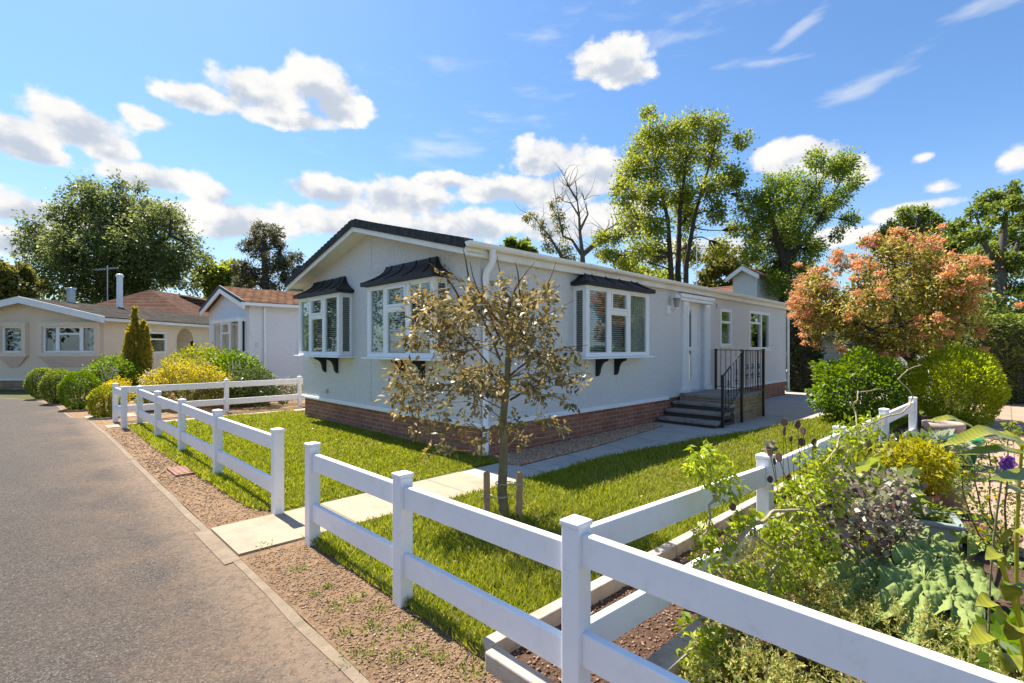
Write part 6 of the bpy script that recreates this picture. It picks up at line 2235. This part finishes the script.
bush('trough_plant', 3.12, 3.82, 0.24, 0.16, 0.16, 420, 0.045, 0.4, M['l_mid'], 'small green plants growing in the trough', z0=0.15, inner=0.2, stem=False)

# ------------------------------------------------------------------ sky, sun, camera
SUN = Vector((-0.424, 0.428, 1.0)).normalized()
elev = math.asin(SUN.z)
az = math.atan2(SUN.x, SUN.y)          # clockwise from +Y

world = bpy.data.worlds.new('World')
scene.world = world
world.use_nodes = True
nt = world.node_tree
nd, lk = nt.nodes, nt.links
for n_ in list(nd):
    nd.remove(n_)
world.cycles.sampling_method = 'MANUAL'
world.cycles.sample_map_resolution = 256
out = nd.new('ShaderNodeOutputWorld')
bg = nd.new('ShaderNodeBackground')
lk.new(bg.outputs[0], out.inputs[0])
sky = nd.new('ShaderNodeTexSky')
sky.sky_type = 'NISHITA'
sky.sun_disc = False
sky.sun_elevation = elev
sky.sun_rotation = az
sky.altitude = 0
sky.air_density = 1.0
sky.dust_density = 0.6
sky.ozone_density = 2.0
co = nd.new('ShaderNodeTexCoord').outputs['Generated']
sx = xyz(nt, co)
AZ = mth(nt, 'ARCTAN2', sx[0], sx[1])
EL = mth(nt, 'ARCSINE', sx[2])


def ae(px, py):
    x, z = (px - 512) / F, (HY - py) / F
    return math.atan2(x, 1), math.atan2(z, math.hypot(x, 1))


blobs = []     # az, el, rx, ry, rot, weight


def cb(px, py, rx, ry, rot=0.0, w=1.0):
    a, e = ae(px, py)
    a1, _ = ae(px + rx, py)
    _, e1 = ae(px, py - ry)
    blobs.append((a, e, max(abs(a1 - a), 0.01), max(abs(e1 - e), 0.006), rot, w))


for q in ((200, 98, 46, 15), (262, 90, 52, 24), (318, 84, 42, 26), (338, 108, 32, 22), (290, 118, 56, 12),
          (22, 134, 46, 24), (75, 124, 60, 26), (110, 148, 34, 16), (142, 118, 28, 13), (30, 152, 50, 12),
          (608, 58, 42, 24), (625, 72, 32, 16), (596, 70, 30, 14),
          (552, 158, 42, 24), (600, 168, 34, 18), (540, 192, 64, 17), (575, 185, 50, 18),
          (212, 192, 30, 12), (150, 176, 56, 15), (328, 190, 52, 15), (405, 198, 60, 20), (450, 180, 34, 9), (500, 190, 50, 14), (360, 222, 90, 18), (240, 222, 70, 22), (470, 225, 70, 18), (20, 208, 70, 18),
          (30, 240, 80, 18), (170, 215, 60, 18), (560, 225, 60, 20), (620, 215, 40, 20), (700, 250, 80, 14),
          (800, 152, 52, 17), (832, 166, 36, 15), (852, 176, 22, 9), (790, 166, 40, 10), (1022, 156, 20, 17), (920, 206, 40, 8), (936, 188, 16, 6), (894, 214, 30, 8), (928, 157, 12, 5), (840, 236, 46, 9), (900, 236, 40, 8)):
    cb(*q, w=0.36 if q[2] < 19 else 0.5 if q[2] < 24 else (0.75 if q[2] < 32 else 1.0))
puffs = list(blobs)
blobs = []
for q in ((866, 84, 60, 11, R(14), 0.9), (800, 28, 36, 8, R(28), 0.8), (765, 62, 44, 6, R(-6), 0.75), (980, 6, 70, 14, R(6), 0.7), (445, 146, 90, 16, R(10), 0.42), (650, 50, 150, 12, R(14), 0.25), (560, 30, 100, 8, R(12), 0.15)):
    cb(*q)
wisps = list(blobs)


def cloudfield(de, name, lst, namp, nscale, stretch):
    """summed soft lobes, their outlines broken up by noise"""
    e2 = mth(nt, 'ADD', EL, de)
    cmb = nd.new('ShaderNodeCombineXYZ')
    lk.new(AZ, cmb.inputs[0])
    lk.new(e2, cmb.inputs[1])
    n1 = nd.new('ShaderNodeTexNoise')
    n1.inputs['Scale'].default_value = nscale
    n1.inputs['Detail'].default_value = 7
    n1.inputs['Roughness'].default_value = 0.55
    mp = nd.new('ShaderNodeMapping')
    mp.inputs['Scale'].default_value = (1.0, stretch, 1)
    lk.new(cmb.outputs[0], mp.inputs[0])
    lk.new(mp.outputs[0], n1.inputs['Vector'])
    acc = None
    for (a, e, rx, ry, rot, w) in lst:
        v = nd.new('ShaderNodeMapping')
        v.vector_type = 'TEXTURE'
        v.inputs['Location'].default_value = (a, e, 0)
        v.inputs['Rotation'].default_value = (0, 0, rot)
        v.inputs['Scale'].default_value = (rx, ry, 1)
        if acc is None:
            lk.new(cmb.outputs[0], v.inputs[0])
        else:                 # evaluated one after the other to keep the shader stack small
            ch = nd.new('ShaderNodeVectorMath')
            ch.operation = 'MULTIPLY_ADD'
            lk.new(acc, ch.inputs[0])
            ch.inputs[1].default_value = (1e-7, 1e-7, 0)
            lk.new(cmb.outputs[0], ch.inputs[2])
            lk.new(ch.outputs[0], v.inputs[0])
        ln = nd.new('ShaderNodeVectorMath')
        ln.operation = 'LENGTH'
        lk.new(v.outputs[0], ln.inputs[0])
        f = mth(nt, 'SUBTRACT', 1.0, ln.outputs['Value'])
        f = mth(nt, 'MULTIPLY', f, w)
        acc = f if acc is None else mth(nt, 'MAXIMUM', acc, f)
    nn = mth(nt, 'MULTIPLY', mth(nt, 'SUBTRACT', n1.outputs['Fac'], 0.5), namp)
    return mth(nt, 'ADD', acc, nn), n1.outputs['Fac']


d0, nz = cloudfield(0.0, 'a', puffs, 2.0, 15, 1.3)
dens = maprange(nt, d0, -0.10, 0.30)
# light from above: compare the same noise a little higher up
c2n = nd.new('ShaderNodeCombineXYZ')
lk.new(mth(nt, 'ADD', AZ, -0.010), c2n.inputs[0])
lk.new(mth(nt, 'ADD', EL, 0.022), c2n.inputs[1])
mp2 = nd.new('ShaderNodeMapping')
mp2.inputs['Scale'].default_value = (1.0, 1.3, 1)
lk.new(c2n.outputs[0], mp2.inputs[0])
n2_ = noise(nt, mp2.outputs[0], 16, 6, 0.55)
relief = mth(nt, 'SUBTRACT', n2_, nz)
under = [(a, e - 0.5 * ry, rx * 1.05, ry * 0.95, ro, w) for (a, e, rx, ry, ro, w) in puffs[:34]]
d1, _n = cloudfield(0.0, 'u', under, 0.3, 15, 1.3)
shade = maprange(nt, mth(nt, 'ADD', mth(nt, 'MULTIPLY', relief, 2.2), mth(nt, 'MULTIPLY', d1, 0.8)), 0.05, 0.85)
w0, wn = cloudfield(0.0, 'c', wisps, 2.5, 9, 4.0)
wd = mth(nt, 'MULTIPLY', maprange(nt, w0, -0.1, 0.9), 0.42)
bright = mixc(nt, shade, (1.0, 0.985, 0.96), (0.56, 0.63, 0.74))
bright = mixc(nt, maprange(nt, nz, 0.35, 0.65, 0.25, 0.0), bright, (0.6, 0.66, 0.76))
SKY_STR = 0.14
CL = 0.44 / SKY_STR
sc_ = nd.new('ShaderNodeVectorMath')
sc_.operation = 'SCALE'
lk.new(bright, sc_.inputs[0])
sc_.inputs['Scale'].default_value = CL
# thin milky layer low down, thicker to the left
low = mth(nt, 'MULTIPLY', maprange(nt, EL, 0.36, 0.02, 0, 1), maprange(nt, AZ, 0.5, -0.7, 0.28, 0.50))
skyc = mixc(nt, 1.0, sky.outputs[0], (0.395, 0.52, 0.625), 'MULTIPLY')
hz = nd.new('ShaderNodeVectorMath')
hz.operation = 'SCALE'
hz.inputs[0].default_value = (0.80, 0.88, 0.97)
hz.inputs['Scale'].default_value = 0.43 / SKY_STR
c1_ = mixc(nt, low, skyc, hz.outputs[0])
c2_ = mixc(nt, wd, c1_, sc_.outputs[0])
c3_ = mixc(nt, dens, c2_, sc_.outputs[0])
lk.new(c3_, bg.inputs[0])
bg.inputs[1].default_value = SKY_STR

ld = bpy.data.lights.new('sun', 'SUN')
ld.energy = 4.3
ld.angle = R(0.53)
ld.color = (1.0, 0.93, 0.82)
lo = bpy.data.objects.new('sun', ld)
COL.objects.link(lo)
lo.rotation_euler = SUN.to_track_quat('Z', 'Y').to_euler()
lo.location = SUN * 60

cd = bpy.data.cameras.new('camera')
cam = bpy.data.objects.new('camera', cd)
COL.objects.link(cam)
cam.location = (0, 0, H)
cam.rotation_euler = (R(90), 0, 0)
cd.sensor_width = 36
cd.lens = F / 1024 * 36
cd.shift_y = (HY - 341.5) / 1024
cd.clip_start = 0.05
cd.clip_end = 800
scene.camera = cam

scene.view_settings.view_transform = 'Standard'
scene.view_settings.look = 'None'
scene.view_settings.exposure = 1.22
scene.view_settings.gamma = 1.0
scene.view_settings.use_curve_mapping = False
scene.cycles.max_bounces = 6
scene.cycles.diffuse_bounces = 3
scene.cycles.transparent_max_bounces = 12
scene.cycles.use_denoising = True
scene.cycles.sample_clamp_indirect = 6
